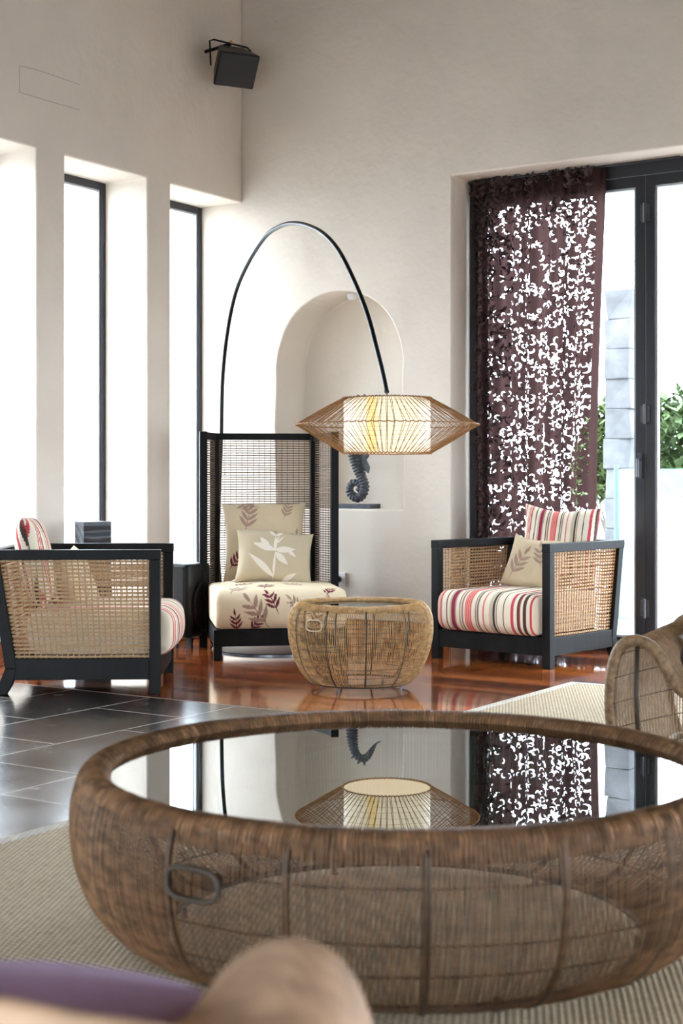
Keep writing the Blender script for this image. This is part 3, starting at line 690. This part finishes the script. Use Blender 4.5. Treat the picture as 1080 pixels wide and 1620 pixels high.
# ------------------------------------------------------------ arc floor lamp
SH = Vector((.219, 7.06, 0)); PB = Vector((-.807, 9.85, 0))
e = empty('arc_floor_lamp', (PB.x, PB.y, 0), 0, 'black arc floor lamp with a wide wicker shade, rising from behind the tall chair', 'lamp')
def rel(p): return Vector(p)-Vector((PB.x, PB.y, 0))
pix = [(345, 880), (346, 800), (348, 740), (350, 685), (352, 600), (359, 530), (372, 465), (393, 415), (420, 374), (443, 358), (463, 353), (487, 357), (512, 370), (536, 397), (560, 444), (581, 497), (596, 552), (606, 592), (612, 621)]
pts = [Vector((PB.x, PB.y, .012)), Vector((PB.x-.004, PB.y, .3))]
d = SH-PB
for (x, y) in pix:
    t = (x-540)/F      # ray (t,1)*s ; plane through PB, SH: (p-PB) x d = 0
    s = (PB.x*d.y-PB.y*d.x)/(t*d.y-d.x)
    pts.append(Vector((s*t, s, EYE+(HOR-y)*s/F)))
P = catmull([tuple(rel(p)) for p in pts], 6)
mb = MB(); mb.tube(P, np.linspace(.014, .0115, len(P)), 10); mb.build('pole', M_blackmetal, e, smooth=True)
mb = MB(); c = rel((-.42, 9.3, 0)); mb.lathe([(.0001, 0), (.40, 0), (.40, .008), (.392, .012), (.0001, .012)], 64, c=(c.x, c.y)); mb.build('base_plate', M_baseplate, e)
mb = MB(); q = Vector((c.x, c.y, 0)).normalized(); nx = Vector((-q.y, q.x, 0))*.04
qq = q*.32
mb.add([tuple(-nx+Vector((0,0,.0005))), tuple(nx+Vector((0,0,.0005))), tuple(nx+qq+Vector((0,0,.0005))), tuple(-nx+qq+Vector((0,0,.0005))), tuple(-nx+Vector((0,0,.012))), tuple(nx+Vector((0,0,.012))), tuple(nx+qq+Vector((0,0,.012))), tuple(-nx+qq+Vector((0,0,.012)))], [(3,2,1,0),(4,5,6,7),(0,1,5,4),(1,2,6,5),(2,3,7,6),(3,0,4,7)]); mb.build('base_bar', M_baseplate, e)
s0 = rel(SH)
ztop, zmid, zbot, rD, rM = 1.461, 1.333, 1.196, .214, .442
mb = MB(); tip = P[-1]; mb.tube([tip, (s0.x, s0.y, ztop+.0)], .003, 6); mb.build('cord', M_blackmetal, e)
# drum
m_dr, N, L, b = new_mat('glowing_drum_cloth')
tc = N.new('ShaderNodeTexCoord'); gr = N.new('ShaderNodeSeparateXYZ'); L.new(tc.outputs['Object'], gr.inputs[0])
at = N.new('ShaderNodeMath'); at.operation = 'ARCTAN2'; L.new(gr.outputs[1], at.inputs[0]); L.new(gr.outputs[0], at.inputs[1])
mr = N.new('ShaderNodeMapRange'); mr.inputs[1].default_value = -PI; mr.inputs[2].default_value = PI; L.new(at.outputs[0], mr.inputs[0])
A0 = .25-.055
r = ramp(N, [(0, (1, .90, .64)), (A0-.030, (1, .90, .64)), (A0-.022, (1, .74, .28)), (A0+.0, (1, .70, .22)), (A0+.012, (1, .76, .32)), (A0+.018, (1, .90, .64)), (.75-.03, (1, .90, .64)), (.75, (1, .6, .15)), (.78, (1, .90, .64)), (1, (1, .90, .64))]); L.new(mr.outputs[0], r.inputs[0])
L.new(r.outputs[0], b.inputs['Emission Color']); b.inputs['Emission Strength'].default_value = .85; b.inputs['Base Color'].default_value = (.45, .4, .28, 1)
mb = MB(); mb.lathe([(rD-.006, zbot+.004), (rD-.006, ztop-.004)], 72); o = mb.build('drum_shade', m_dr, e, smooth=True, label='glowing cream cloth drum'); o.location = (s0.x, s0.y, 0)
m_df, N, L, b = new_mat('glowing_diffuser'); b.inputs['Emission Color'].default_value = (1, .86, .58, 1); b.inputs['Emission Strength'].default_value = 1.1; b.inputs['Base Color'].default_value = (.8, .7, .5, 1)
for zd in (zbot+.006, ztop-.006):
    mb = MB(); mb.lathe([(.0001, zd), (rD-.008, zd)], 72); o = mb.build('diffuser', m_df, e); o.location = (s0.x, s0.y, 0)
# bicone wicker
mb = MB(); n = 150; rr = random.Random(4)
for k in range(n):
    a = 2*PI*k/n+rr.uniform(-.008, .008); sk = rr.uniform(.02, .07)*(1 if k % 2 else -.4)
    A = Vector((rD*math.cos(a), rD*math.sin(a), ztop)); Bm = Vector((rM*math.cos(a+sk), rM*math.sin(a+sk), zmid)); C = Vector((rD*math.cos(a+sk*.2), rD*math.sin(a+sk*.2), zbot))
    mb.tube([A, A.lerp(Bm, .5)+Vector((0, 0, rr.uniform(-.003, .003))), Bm], .0014, 4, caps=False); mb.tube([Bm, Bm.lerp(C, .5)+Vector((0, 0, rr.uniform(-.003, .003))), C], .0014, 4, caps=False)
t = np.linspace(0, 2*PI, 96, endpoint=False)
for f_ in (.14, .28, .42, .56, .7, .84):
    R = rD+(rM-rD)*f_
    for (zz0, zz1) in ((ztop, zmid), (zbot, zmid)):
        mb.tube(np.stack([R*np.cos(t), R*np.sin(t), np.full_like(t, zz0+(zz1-zz0)*f_)+.0015*np.sin(7*t+f_*20)], 1), .0007, 3, closed=True)
o = mb.build('wicker_shade', M_lampwick, e, label='flared honey wicker outer shade'); o.location = (s0.x, s0.y, 0)
mb = MB()
for (R, z) in ((rD, ztop), (rM, zmid), (rD, zbot)): 
    t = np.linspace(0, 2*PI, 600, endpoint=False); mb.tube(np.stack([(R+.0015*np.sin(75*t))*np.cos(t), (R+.0015*np.sin(75*t))*np.sin(t), z+.002*np.sin(75*t+1.5)], 1), .0028, 5, closed=True)
o = mb.build('shade_ring', M_lampwick, e); o.location = (s0.x, s0.y, 0)

# ------------------------------------------------------------ niche: fitting and seahorse
o = MB(); o.lathe([(.0001, -.045), (.022, -.045), (.036, -.03), (.042, 0), (.0001, 0)], 24); o = o.build('downlight', M_porcel, smooth=True, label='small round white downlight fitting at the top of the arched niche', cat='light'); 
o.location = room(NC+.01, AB+.17, NTOP+NR-.001)
SA = AB+.15
def sp(x, y): v = px(x, y, a=SA); return v
base_c = sp(567, 800); base_c.z = NS
e = empty('seahorse_sculpture', base_c, -TH, 'dark grey carved stone seahorse sculpture standing in the arched niche', 'sculpture')
k_ = 9.93/F/math.cos(TH)*.93
def sl(x, y): return ((x-567)*k_, 0, (806-y)*9.93/F+.0)
f = MB(); f.box((-.155, -.07, 0), (.135, .07, .032)); f.build('plinth', M_stone, e, bevel=.004)
body = [(604, 664), (597, 660), (590, 650), (581, 637), (570, 634), (560, 645), (556, 668), (556, 695), (560, 722), (566, 742), (573, 757), (577, 770), (574, 783), (565, 789), (555, 784), (552, 774), (557, 765), (566, 766), (569, 773), (565, 777)]
rad = [.9, 1.3, 3.6, 5.2, 5.4, 6.2, 8.2, 9, 8.3, 7.4, 7.0, 6.8, 6.6, 6.4, 6.0, 5.6, 5.0, 4.4, 3.8, 3.0]
P = catmull([sl(*q) for q in body], 14); R = np.interp(np.linspace(0, len(rad)-1, len(P)), range(len(rad)), rad)*.0047
s_ = np.r_[0, np.cumsum(np.linalg.norm(np.diff(P, axis=0), axis=1))]
Pn = resample(P, 520); Rn = np.interp(np.linspace(0, s_[-1], 520), s_, R); sn = np.linspace(0, s_[-1], 520)
Rn = Rn*(1+.12*np.sign(np.sin(sn/.021*2*PI))*np.abs(np.sin(sn/.021*2*PI))**.4*(sn > .06))
f = MB(); f.tube(Pn, Rn, 14); f.build('body', M_stone, e, smooth=True)
fin = [(568, 690), (574, 682), (580, 690), (577, 697), (584, 705), (579, 712), (585, 722), (580, 728), (586, 740), (584, 750), (574, 742), (568, 730)]
f = MB(); pf = [(sl(*q)[0], sl(*q)[2]) for q in fin]; f.prism(pf, 'y', -.008, .008); f.build('dorsal_fin', M_stone, e, bevel=.003)
f = MB()
for (a_, b_) in (((570, 632), (565, 624)), ((577, 632), (577, 623)), ((562, 638), (554, 632))): f.tube([sl(*a_), sl(*b_)], [.018, .004], 6)
f.build('crest', M_stone, e)

# ------------------------------------------------------------ wall socket
P0 = px(538, 916, a=AB)
e = empty('wall_socket', (P0.x, P0.y, P0.z), -TH, 'white wall socket with a black plug, on the back wall beside the tall chair', 'socket')
f = MB(); f.box((-.05, -.012, -.045), (.05, 0, .045)); f.build('face_plate', M_plastic_w, e, bevel=.004)
f = MB(); f.tube([(-.005, -.012, 0), (-.005, -.05, 0)], .022, 16); f.tube([(-.005, -.045, 0), (-.04, -.06, -.005), (-.06, -.05, -.03), (-.065, -.03, -.14), (-.07, -.02, -.40), (-.09, -.02, P0.z*-1+.008)], .006, 6); f.build('plug', M_plastic_b, e, smooth=True, label='black plug and cable')

# ------------------------------------------------------------ wall speaker
SPc = px(368, 103, z=9.9)
e = empty('wall_speaker', SPc, math.radians(25), 'small black loudspeaker on a bracket high on the left wall by the corner', 'speaker')
tl_ = Matrix.Rotation(math.radians(36), 4, 'X')
f = MB(); W2, H2, D2 = .145, .12, .20
V = [(-W2, -.10, -H2), (W2, -.10, -H2), (W2, -.10, H2), (-W2, -.10, H2), (-W2*.62, .10, -H2*.75), (W2*.62, .10, -H2*.75), (W2*.62, .10, H2*.8), (-W2*.62, .10, H2*.8)]
V = [tl_ @ Vector(v) for v in V]
f.add(V, [(0,1,2,3), (5,4,7,6), (4,0,3,7), (1,5,6,2), (3,2,6,7), (4,5,1,0)]); f.build('cabinet', M_plastic_b, e, bevel=.012)
f = MB(); V = [tl_ @ Vector(v) for v in [(-W2*.93, -.104, -H2*.92), (W2*.93, -.104, -H2*.92), (W2*.93, -.104, H2*.92), (-W2*.93, -.104, H2*.92), (-W2*.93, -.098, -H2*.92), (W2*.93, -.098, -H2*.92), (W2*.93, -.098, H2*.92), (-W2*.93, -.098, H2*.92)]]
f.add(V, [(0,1,2,3), (5,4,7,6), (4,0,3,7), (1,5,6,2), (3,2,6,7), (4,5,1,0)]); f.build('front_grille', M_grille, e, bevel=.003)
f = MB(); f.box((-.018, -.1055, -.008), (.018, -.1035, .008), M=tl_); f.build('badge', simple('badge_grey', (.012, .012, .012), .6), e)
f = MB(); br = [(-W2-.012, .0, -.02), (-W2-.012, .02, .15), (-W2+.02, .03, .165), (W2-.03, .03, .140), (W2-.01, .02, .12), (W2-.01, 0, .03)]
f.tube(br, .0065, 6)
wp = to_room(SPc.x, SPc.y); dw = wp[0]-BL      # distance to the left wall
Minv = Matrix.Rotation(math.radians(-25), 4, 'Z')
nrm = Minv @ Vector((-n2[0], -n2[1], 0))
st = Vector((0, .03, .152)); en = st+nrm*(dw) + Vector((0, 0, -.02))
f.tube([st, (st+en)/2, en], .012, 8); f.build('bracket', M_blackmetal, e)
f = MB(); f.tube([(0, .03, .152), (0, .03, .172)], .010, 10); f.build('bracket_bolt', M_brass, e, label='brass bolt head')
f = MB(); Rw = Matrix.Rotation(math.radians(-25)-TH, 4, 'Z'); Mw = Matrix.Translation(en) @ Rw
f.box((0, -.06, -.13), (.006, .06, .09), M=Mw); f.build('wall_plate', simple('painted_plate', (.30, .25, .16), .6), e, bevel=.002)

# ------------------------------------------------------------ pedestal behind left chair
def carved():
    m, N, L, b = new_mat('carved_dark_wood'); tc = N.new('ShaderNodeTexCoord'); mp = N.new('ShaderNodeMapping'); mp.inputs['Rotation'].default_value = (.7, .7, .5); L.new(tc.outputs['Object'], mp.inputs[0])
    w = N.new('ShaderNodeTexWave'); w.inputs['Scale'].default_value = 6; w.inputs['Distortion'].default_value = 2.5; w.inputs['Detail'].default_value = 1; L.new(mp.outputs[0], w.inputs[0])
    r = ramp(N, [(0, (.022, .025, .032)), (1, (.05, .056, .068))]); L.new(w.outputs[1], r.inputs[0]); L.new(r.outputs[0], b.inputs['Base Color'])
    bp = N.new('ShaderNodeBump'); bp.inputs['Strength'].default_value = .7; bp.inputs['Distance'].default_value = .01; L.new(w.outputs[1], bp.inputs['Height']); L.new(bp.outputs[0], b.inputs['Normal']); b.inputs['Roughness'].default_value = .4
    return m
PP = px(147, 830, z=8.72)
e = empty('pedestal', (PP.x, PP.y, 0), math.radians(-62), 'dark carved square pedestal standing behind the left armchair by the windows', 'pedestal')
f = MB(); f.box((-.085, -.085, .03), (.085, .085, .80)); f.build('column', carved(), e, bevel=.003)
f = MB(); f.box((-.085, -.085, .80), (.085, .085, .825)); f.build('cap', M_stone, e, bevel=.002)
f = MB(); f.box((-.092, -.092, 0), (.092, .092, .03)); f.build('plinth', M_stone, e, bevel=.002)

# ------------------------------------------------------------ black floor speaker between left chair and tall chair
Q = px(300, 950, z=9.42)
e = empty('floor_speaker', (Q.x, Q.y, 0), math.radians(-30), 'black floor-standing loudspeaker with round cone between left armchair and tall chair', 'speaker')
f = MB(); V = []; hz0, hz1 = .07, .54
pr = [(-.085, .12), (.075, .12), (.085, .10), (.085, -.10), (.06, -.13), (-.06, -.13), (-.085, -.10)]
f.prism(pr, 'z', hz0, hz1); f.build('cabinet', M_plastic_b, e, bevel=.03)
def disc(f, c, ax, r0, r1, d):
    pass
f = MB(); t = np.linspace(0, 2*PI, 40, endpoint=False); f.tube(np.stack([np.full_like(t, .088), .02+.095*np.cos(t)*1.0, .27+.15*np.sin(t)], 1), .012, 8, closed=True); f.build('cone_ring', M_blackmetal, e, smooth=True)
f = MB(); f.add([(.089, .02+.09*math.cos(a), .27+.145*math.sin(a)) for a in np.linspace(0, 2*PI, 32, endpoint=False)], [list(range(32))]); f.build('cone', M_plastic_b, e)
for (x, y) in ((-.05, -.08), (.05, -.08), (.05, .08), (-.05, .08)):
    f = MB(); f.tube([(x, y, 0), (x, y, .075)], .018, 8); f.build('foot', M_hinge, e)

# ------------------------------------------------------------ curtain
def curtain_mat():
    m, N, L, b = new_mat('cutwork_curtain_cloth'); N.remove(b); out = N['Material Output']
    uv = N.new('ShaderNodeUVMap'); uv.uv_map = 'cloth'
    def M(op, a, bb=None, v=None, v2=None):
        n = N.new('ShaderNodeMath'); n.operation = op
        if isinstance(a, (int, float)): n.inputs[0].default_value = a
        else: L.new(a, n.inputs[0])
        if bb is not None: L.new(bb, n.inputs[1])
        if v is not None: n.inputs[1].default_value = v
        if v2 is not None: n.inputs[2].default_value = v2
        return n.outputs[0]
    holes = None
    sx = N.new('ShaderNodeSeparateXYZ'); L.new(uv.outputs[0], sx.inputs[0])
    for (scale, offs, r0) in ((19, 0, .0165), (26, 7.3, .0120)):
        ad = N.new('ShaderNodeVectorMath'); ad.operation = 'ADD'; ad.inputs[1].default_value = (offs, offs*.7, 0); L.new(uv.outputs[0], ad.inputs[0])
        vo = N.new('ShaderNodeTexVoronoi'); vo.voronoi_dimensions = '2D'; vo.inputs['Scale'].default_value = scale; vo.inputs['Randomness'].default_value = .8; L.new(ad.outputs[0], vo.inputs['Vector'])
        d = N.new('ShaderNodeVectorMath'); d.operation = 'SUBTRACT'; L.new(ad.outputs[0], d.inputs[0]); L.new(vo.outputs['Position'], d.inputs[1])
        sc = N.new('ShaderNodeSeparateColor'); L.new(vo.outputs['Color'], sc.inputs[0])
        ang = M('MULTIPLY', sc.outputs[0], v=2*PI)
        rr = M('MULTIPLY_ADD', sc.outputs[1], v=r0*.8, v2=r0*.75)
        off = M('MULTIPLY', rr, M('MULTIPLY_ADD', sc.outputs[2], v=.45, v2=.3))
        cx = N.new('ShaderNodeCombineXYZ'); L.new(M('MULTIPLY', M('COSINE', ang), off), cx.inputs[0]); L.new(M('MULTIPLY', M('SINE', ang), off), cx.inputs[1])
        d2 = N.new('ShaderNodeVectorMath'); d2.operation = 'SUBTRACT'; L.new(d.outputs[0], d2.inputs[0]); L.new(cx.outputs[0], d2.inputs[1])
        l1 = N.new('ShaderNodeVectorMath'); l1.operation = 'LENGTH'; L.new(d.outputs[0], l1.inputs[0])
        l2 = N.new('ShaderNodeVectorMath'); l2.operation = 'LENGTH'; L.new(d2.outputs[0], l2.inputs[0])
        cres = M('MULTIPLY', M('LESS_THAN', l1.outputs['Value'], rr), M('GREATER_THAN', l2.outputs['Value'], M('MULTIPLY', rr, v=.93)))
        ph = N.new('ShaderNodeTexNoise'); ph.noise_dimensions = '2D'; ph.inputs['Scale'].default_value = 4.5; L.new(vo.outputs['Position'], ph.inputs['Vector'])
        pr_ = M('MULTIPLY_ADD', sx.outputs[0], v=.5, v2=-.20); keep = M('LESS_THAN', M('MULTIPLY', M('FRACT', M('MULTIPLY', sc.outputs[1], v=7.31)), v=1.0), M('ADD', pr_, M('MULTIPLY', ph.outputs[0], v=.75)))
        cres = M('MULTIPLY', cres, keep)
        holes = cres if holes is None else M('MAXIMUM', holes, cres)
    # no cuts in the hem, the heading, or the doubled outer edge
    holes = M('MULTIPLY', holes, M('LESS_THAN', sx.outputs[0], v=1.10)); holes = M('MULTIPLY', holes, M('GREATER_THAN', sx.outputs[0], v=.13))
    holes = M('MULTIPLY', holes, M('LESS_THAN', sx.outputs[1], v=2.80))
    b = N.new('ShaderNodeBsdfDiffuse'); b.inputs[0].default_value = (.040, .022, .020, 1)
    tl = N.new('ShaderNodeBsdfTranslucent'); tl.inputs[0].default_value = (.075, .04, .038, 1)
    mx = N.new('ShaderNodeMixShader'); mx.inputs[0].default_value = .35; L.new(b.outputs[0], mx.inputs[1]); L.new(tl.outputs[0], mx.inputs[2])
    tr = N.new('ShaderNodeBsdfTransparent'); m2 = N.new('ShaderNodeMixShader'); L.new(holes, m2.inputs[0]); L.new(mx.outputs[0], m2.inputs[1]); L.new(tr.outputs[0], m2.inputs[2]); L.new(m2.outputs[0], out.inputs[0])
    return m
M_cur = curtain_mat()
M_flap = simple('curtain_flap_cloth', (.045, .024, .024), .8)
CB0 = to_room(*px(745, 500, a=AB+.205).xy)[0]; CB1 = to_room(*px(953, 300, a=AB+.205).xy)[0]
e = empty('curtain', room((CB0+CB1)/2, AB+.205, LINT-.02), -TH, 'dark plum curtain with crescent cut-outs hanging at the left of the glass doors', 'curtain')
cw = (CB1-CB0); nx_, nz_ = 260, 140; HC = LINT-.02-.04
def cur(u, v):
    """u 0..1 across, v 0..1 down"""
    shrink = 1-.16*np.clip(v, 0, 1)*(1-.25*v); left = .03*np.sin(3*v+.5)*v
    warp = u+.018*np.sin(2*PI*u*3.1+1)
    x = -cw/2+left*0+cw*(warp*shrink+.025*v)
    amp = .020+.008*v
    y = amp*np.sin(2*PI*7.2*u+.8*np.sin(3*v)+.6)+.010*np.sin(2*PI*17*u+2*v)+.006*np.sin(9*v+20*u)
    return x, y, -v*HC+.004*np.sin(30*u)*(v < .02)
u, v = np.meshgrid(np.linspace(0, 1, nx_), np.linspace(0, 1, nz_), indexing='ij')
X, Y, Z = cur(u, v); mb = MB(); mb.grid(np.stack([X, Y, Z], -1)); o = mb.build('cloth', M_cur, e, smooth=True)
uvl = o.data.uv_layers.new(name='cloth'); li = np.zeros(len(o.data.loops), np.int32); o.data.loops.foreach_get('vertex_index', li)
UV = np.stack([(u*1.16).ravel(), ((1-v)*HC).ravel()], 1)[li]; uvl.data.foreach_set('uv', UV.ravel().astype(np.float32))
# loose curled flaps left by the cut-outs
mb = MB(); r = random.Random(12); V = []; Fc = []
for i in range(2600):
    if r.random() < .45: uu = r.random()**1.5*.3
    else: uu = r.uniform(0, .93)
    vv = r.random() if i % 4 else r.random()**3*.15
    x, y, z = cur(np.array(uu), np.array(vv)); s = r.uniform(.010, .020) if uu > .3 and vv > .1 else r.uniform(.014, .034); a0 = r.random()*2*PI; R = Matrix.Rotation(r.uniform(-.5, .5), 3, 'Z') @ Matrix.Rotation(r.uniform(-1.1, .3), 3, 'X')
    k = len(V); n = 6
    for j in range(n+1):
        t = j/n; aa = a0+t*2.6
        for q in (1.0, .45+.5*abs(2*t-1)):
            p_ = R @ Vector((s*q*math.cos(aa), -.004-.5*s*math.sin(t*PI)*(q < 1), s*q*math.sin(aa)))
            V.append((float(x)+p_.x, float(y)+p_.y-.006, float(z)+p_.z))
    for j in range(n): Fc.append((k+2*j, k+2*j+1, k+2*j+3, k+2*j+2))
mb.add(V, Fc); mb.build('cloth_flaps', M_flap, e, smooth=True)['kind'] = 'stuff'
mb = MB(); mb.tube([(-cw/2-.02, 0, .005), (cw/2+.5, 0, .005)], .008, 8); mb.build('curtain_rail', M_alu, e)

# ------------------------------------------------------------ wicker lounge chairs
def lounge(loc, rz, label, W, D, ha, hb, hs, mw, mrim, strand, rs, group=None, front=True, arm_w=.26):
    e = empty('wicker_lounge_chair', loc, rz, label, 'lounge chair', group)
    def section(v):
        A = ha(v); S = hs(v); k = arm_w/.26
        L_ = [(-W+.05, .02), (-W+.005, A*.35), (-W, A*.62), (-W+.012*k, A*.82), (-W+.04*k, A*.95), (-W+.085*k, A), (-W+.135*k, A*.955+.045*S), (-W+.175*k, A*.8+.2*S), (-W+.21*k, A*.5+.5*S), (-W+.26*k, A*.2+.8*S), (-W+.34*k, S+.01)]
        full = L_+[(0, S)]+[(-x, z) for x, z in L_[::-1]]
        return resample(catmull(full, 5), 90)
    nst = int(D/strand)
    mb = MB(); r = random.Random(9)
    rows = []
    for i in range(nst+1):
        v = i/nst; S = section(v); j = r.uniform(-.0005, .0005)
        P = np.stack([S[:, 0], np.full(90, v*D)+j, S[:, 1]], 1); rows.append(P)
        mb.tube(P, rs, 4, caps=False)
    # back wall going down from the last row
    top = rows[-1]; nb = int(2*W*1.5/strand)
    T = resample(top, nb)
    for i in range(nb):
        x, y, z = T[i]
        if z < .05: continue
        mb.tube([(x, y, z), (x, y+.035, z-.01), (x, y+.05, z-.06), (x*.98, y+.03, z*.5), (x*.95, y-.02, .02)], rs, 4, caps=False)
    mb.build('woven_shell', mw, e)
    mb = MB()
    for j in list(range(3, 88, 6)):
        mb.tube(np.array([rw[j] for rw in rows])-np.array([0, 0, rs*1.6]), rs*.8, 4, caps=False)
    mb.build('wires', M_rib, e)
    f0 = rows[0]
    mb = MB(); d_ = np.r_[0, np.cumsum(np.linalg.norm(np.diff(f0, axis=0), axis=1))]
    FP = resample(f0, 500); rad = (.021 if front else .016)*(1+.07*np.abs(np.sin(np.arange(500)*1.1)))
    mb.tube(FP+np.array([0, -.006, 0]), rad, 10); mb.build('wound_rim', mrim, e, smooth=True)
    BP = resample(rows[-1], 300)
    mb = MB(); mb.tube(BP+np.array([0, .03, 0]), .014, 8); mb.build('back_rim', mrim, e, smooth=True)
    if front:
        mb = MB(); sp_ = .0110; xs = np.arange(-W+.012, W-.01, sp_)
        half = len(f0)//2
        def topz(x):
            m_ = f0[(f0[:, 2] > .0)]; cand = m_[np.argsort(np.abs(m_[:, 0]-x))[:4]]; return cand[:, 2].max()
        for x in xs:
            z = topz(x); xb = x*.97+.0
            mb.tube([(x, -.004, z-.005), (x, -.022, z*.6), (xb, -.008, .02)], rs*1.05, 4, caps=False)
        mb.build('woven_front', mw, e)
        mb = MB()
        for q in (.06, .15, .24, .33, .41):
            pts = []
            for x in np.linspace(-W+.01, 0, 14):
                zz = q+(x+W)*.36*(1-(x+W)*.6)
                if zz < topz(x)-.01: pts.append((x, -.020, zz))
            if len(pts) > 2: mb.tube(pts, rs*.9, 4, caps=False)
        mb.build('front_wires', M_rib, e)
        for x in (-W+.10, -W+.40, 0, W-.40, W-.10):
            z = topz(x); mb = MB(); mb.tube([(x, -.008, z-.01), (x, -.026, z*.6), (x*.97, -.012, .02)], .008, 6); mb.build('rib', M_rib, e, smooth=True)
    mb = MB()
    rb = [(-W+.05, 0, .015), (W-.05, 0, .015), (W-.05, D, .015), (-W+.05, D, .015)]
    mb.tube(resample(np.array(rb+[rb[0]]), 60)[:-1], .013, 8, closed=True); mb.build('base_frame', mrim, e)
    return e
def plain_pillow(name, w, h, t, mat, M, label, seedv):
    o = pillow(name, w, h, t, lambda X, Z: np.zeros(X.shape+(3,)), M, label, n=60, seedv=seedv); o.data.materials[0] = mat; return o
M_rim_lounge = simple('brown_wound_rim', (.20, .115, .055), .55, noise=.5, nscale=40)
# right one: front left corner at pixel 968
AL = math.atan2(-.45, .89)
W = .44; c0 = px(966, 1190, z=5.3); xd = Vector((math.cos(AL), math.sin(AL), 0))
LC = Vector((c0.x, c0.y, .013))+xd*W
lounge(LC, AL, 'brown wicker lounge chair with rolled arms, cut off by the right edge', W, .78, lambda v: .475+.02*v, None, lambda v: .26+.20*max(0, (v-.45)/.55)**1.5, M_wick_lounge, M_rim_lounge, .0120, .0016)
plain_pillow('cushion', .52, .42, .18, M_dkpurple, mat_at(LC, AL, (-.02, .36, .44), [(-.9, 'X')]), 'very dark purple cushion on the wicker lounge chair at the right edge', 11)
# foreground one, its back towards the camera
W = .42
LC2 = Vector((.045-W, 1.86, .013))
lounge(LC2, PI, 'pale wicker lounge chair back, blurred at the lower left corner in front of the camera', W, .60, lambda v: .30+.262*min(1, max(0, (v-.05)/.5))**.8, None, lambda v: .22+.365*max(0, (v-.35)/.65)**1.3, M_wick_pale, M_wick_pale, .0058, .0031, front=False, arm_w=.27)
plain_pillow('cushion', .50, .34, .20, M_purple, Matrix.Translation((-.42, 1.66, .345)) @ Matrix.Rotation(.15, 4, 'X') @ Matrix.Rotation(.10, 4, 'Y'), 'blurred purple cushion on the pale wicker chair in the lower left corner', 13)
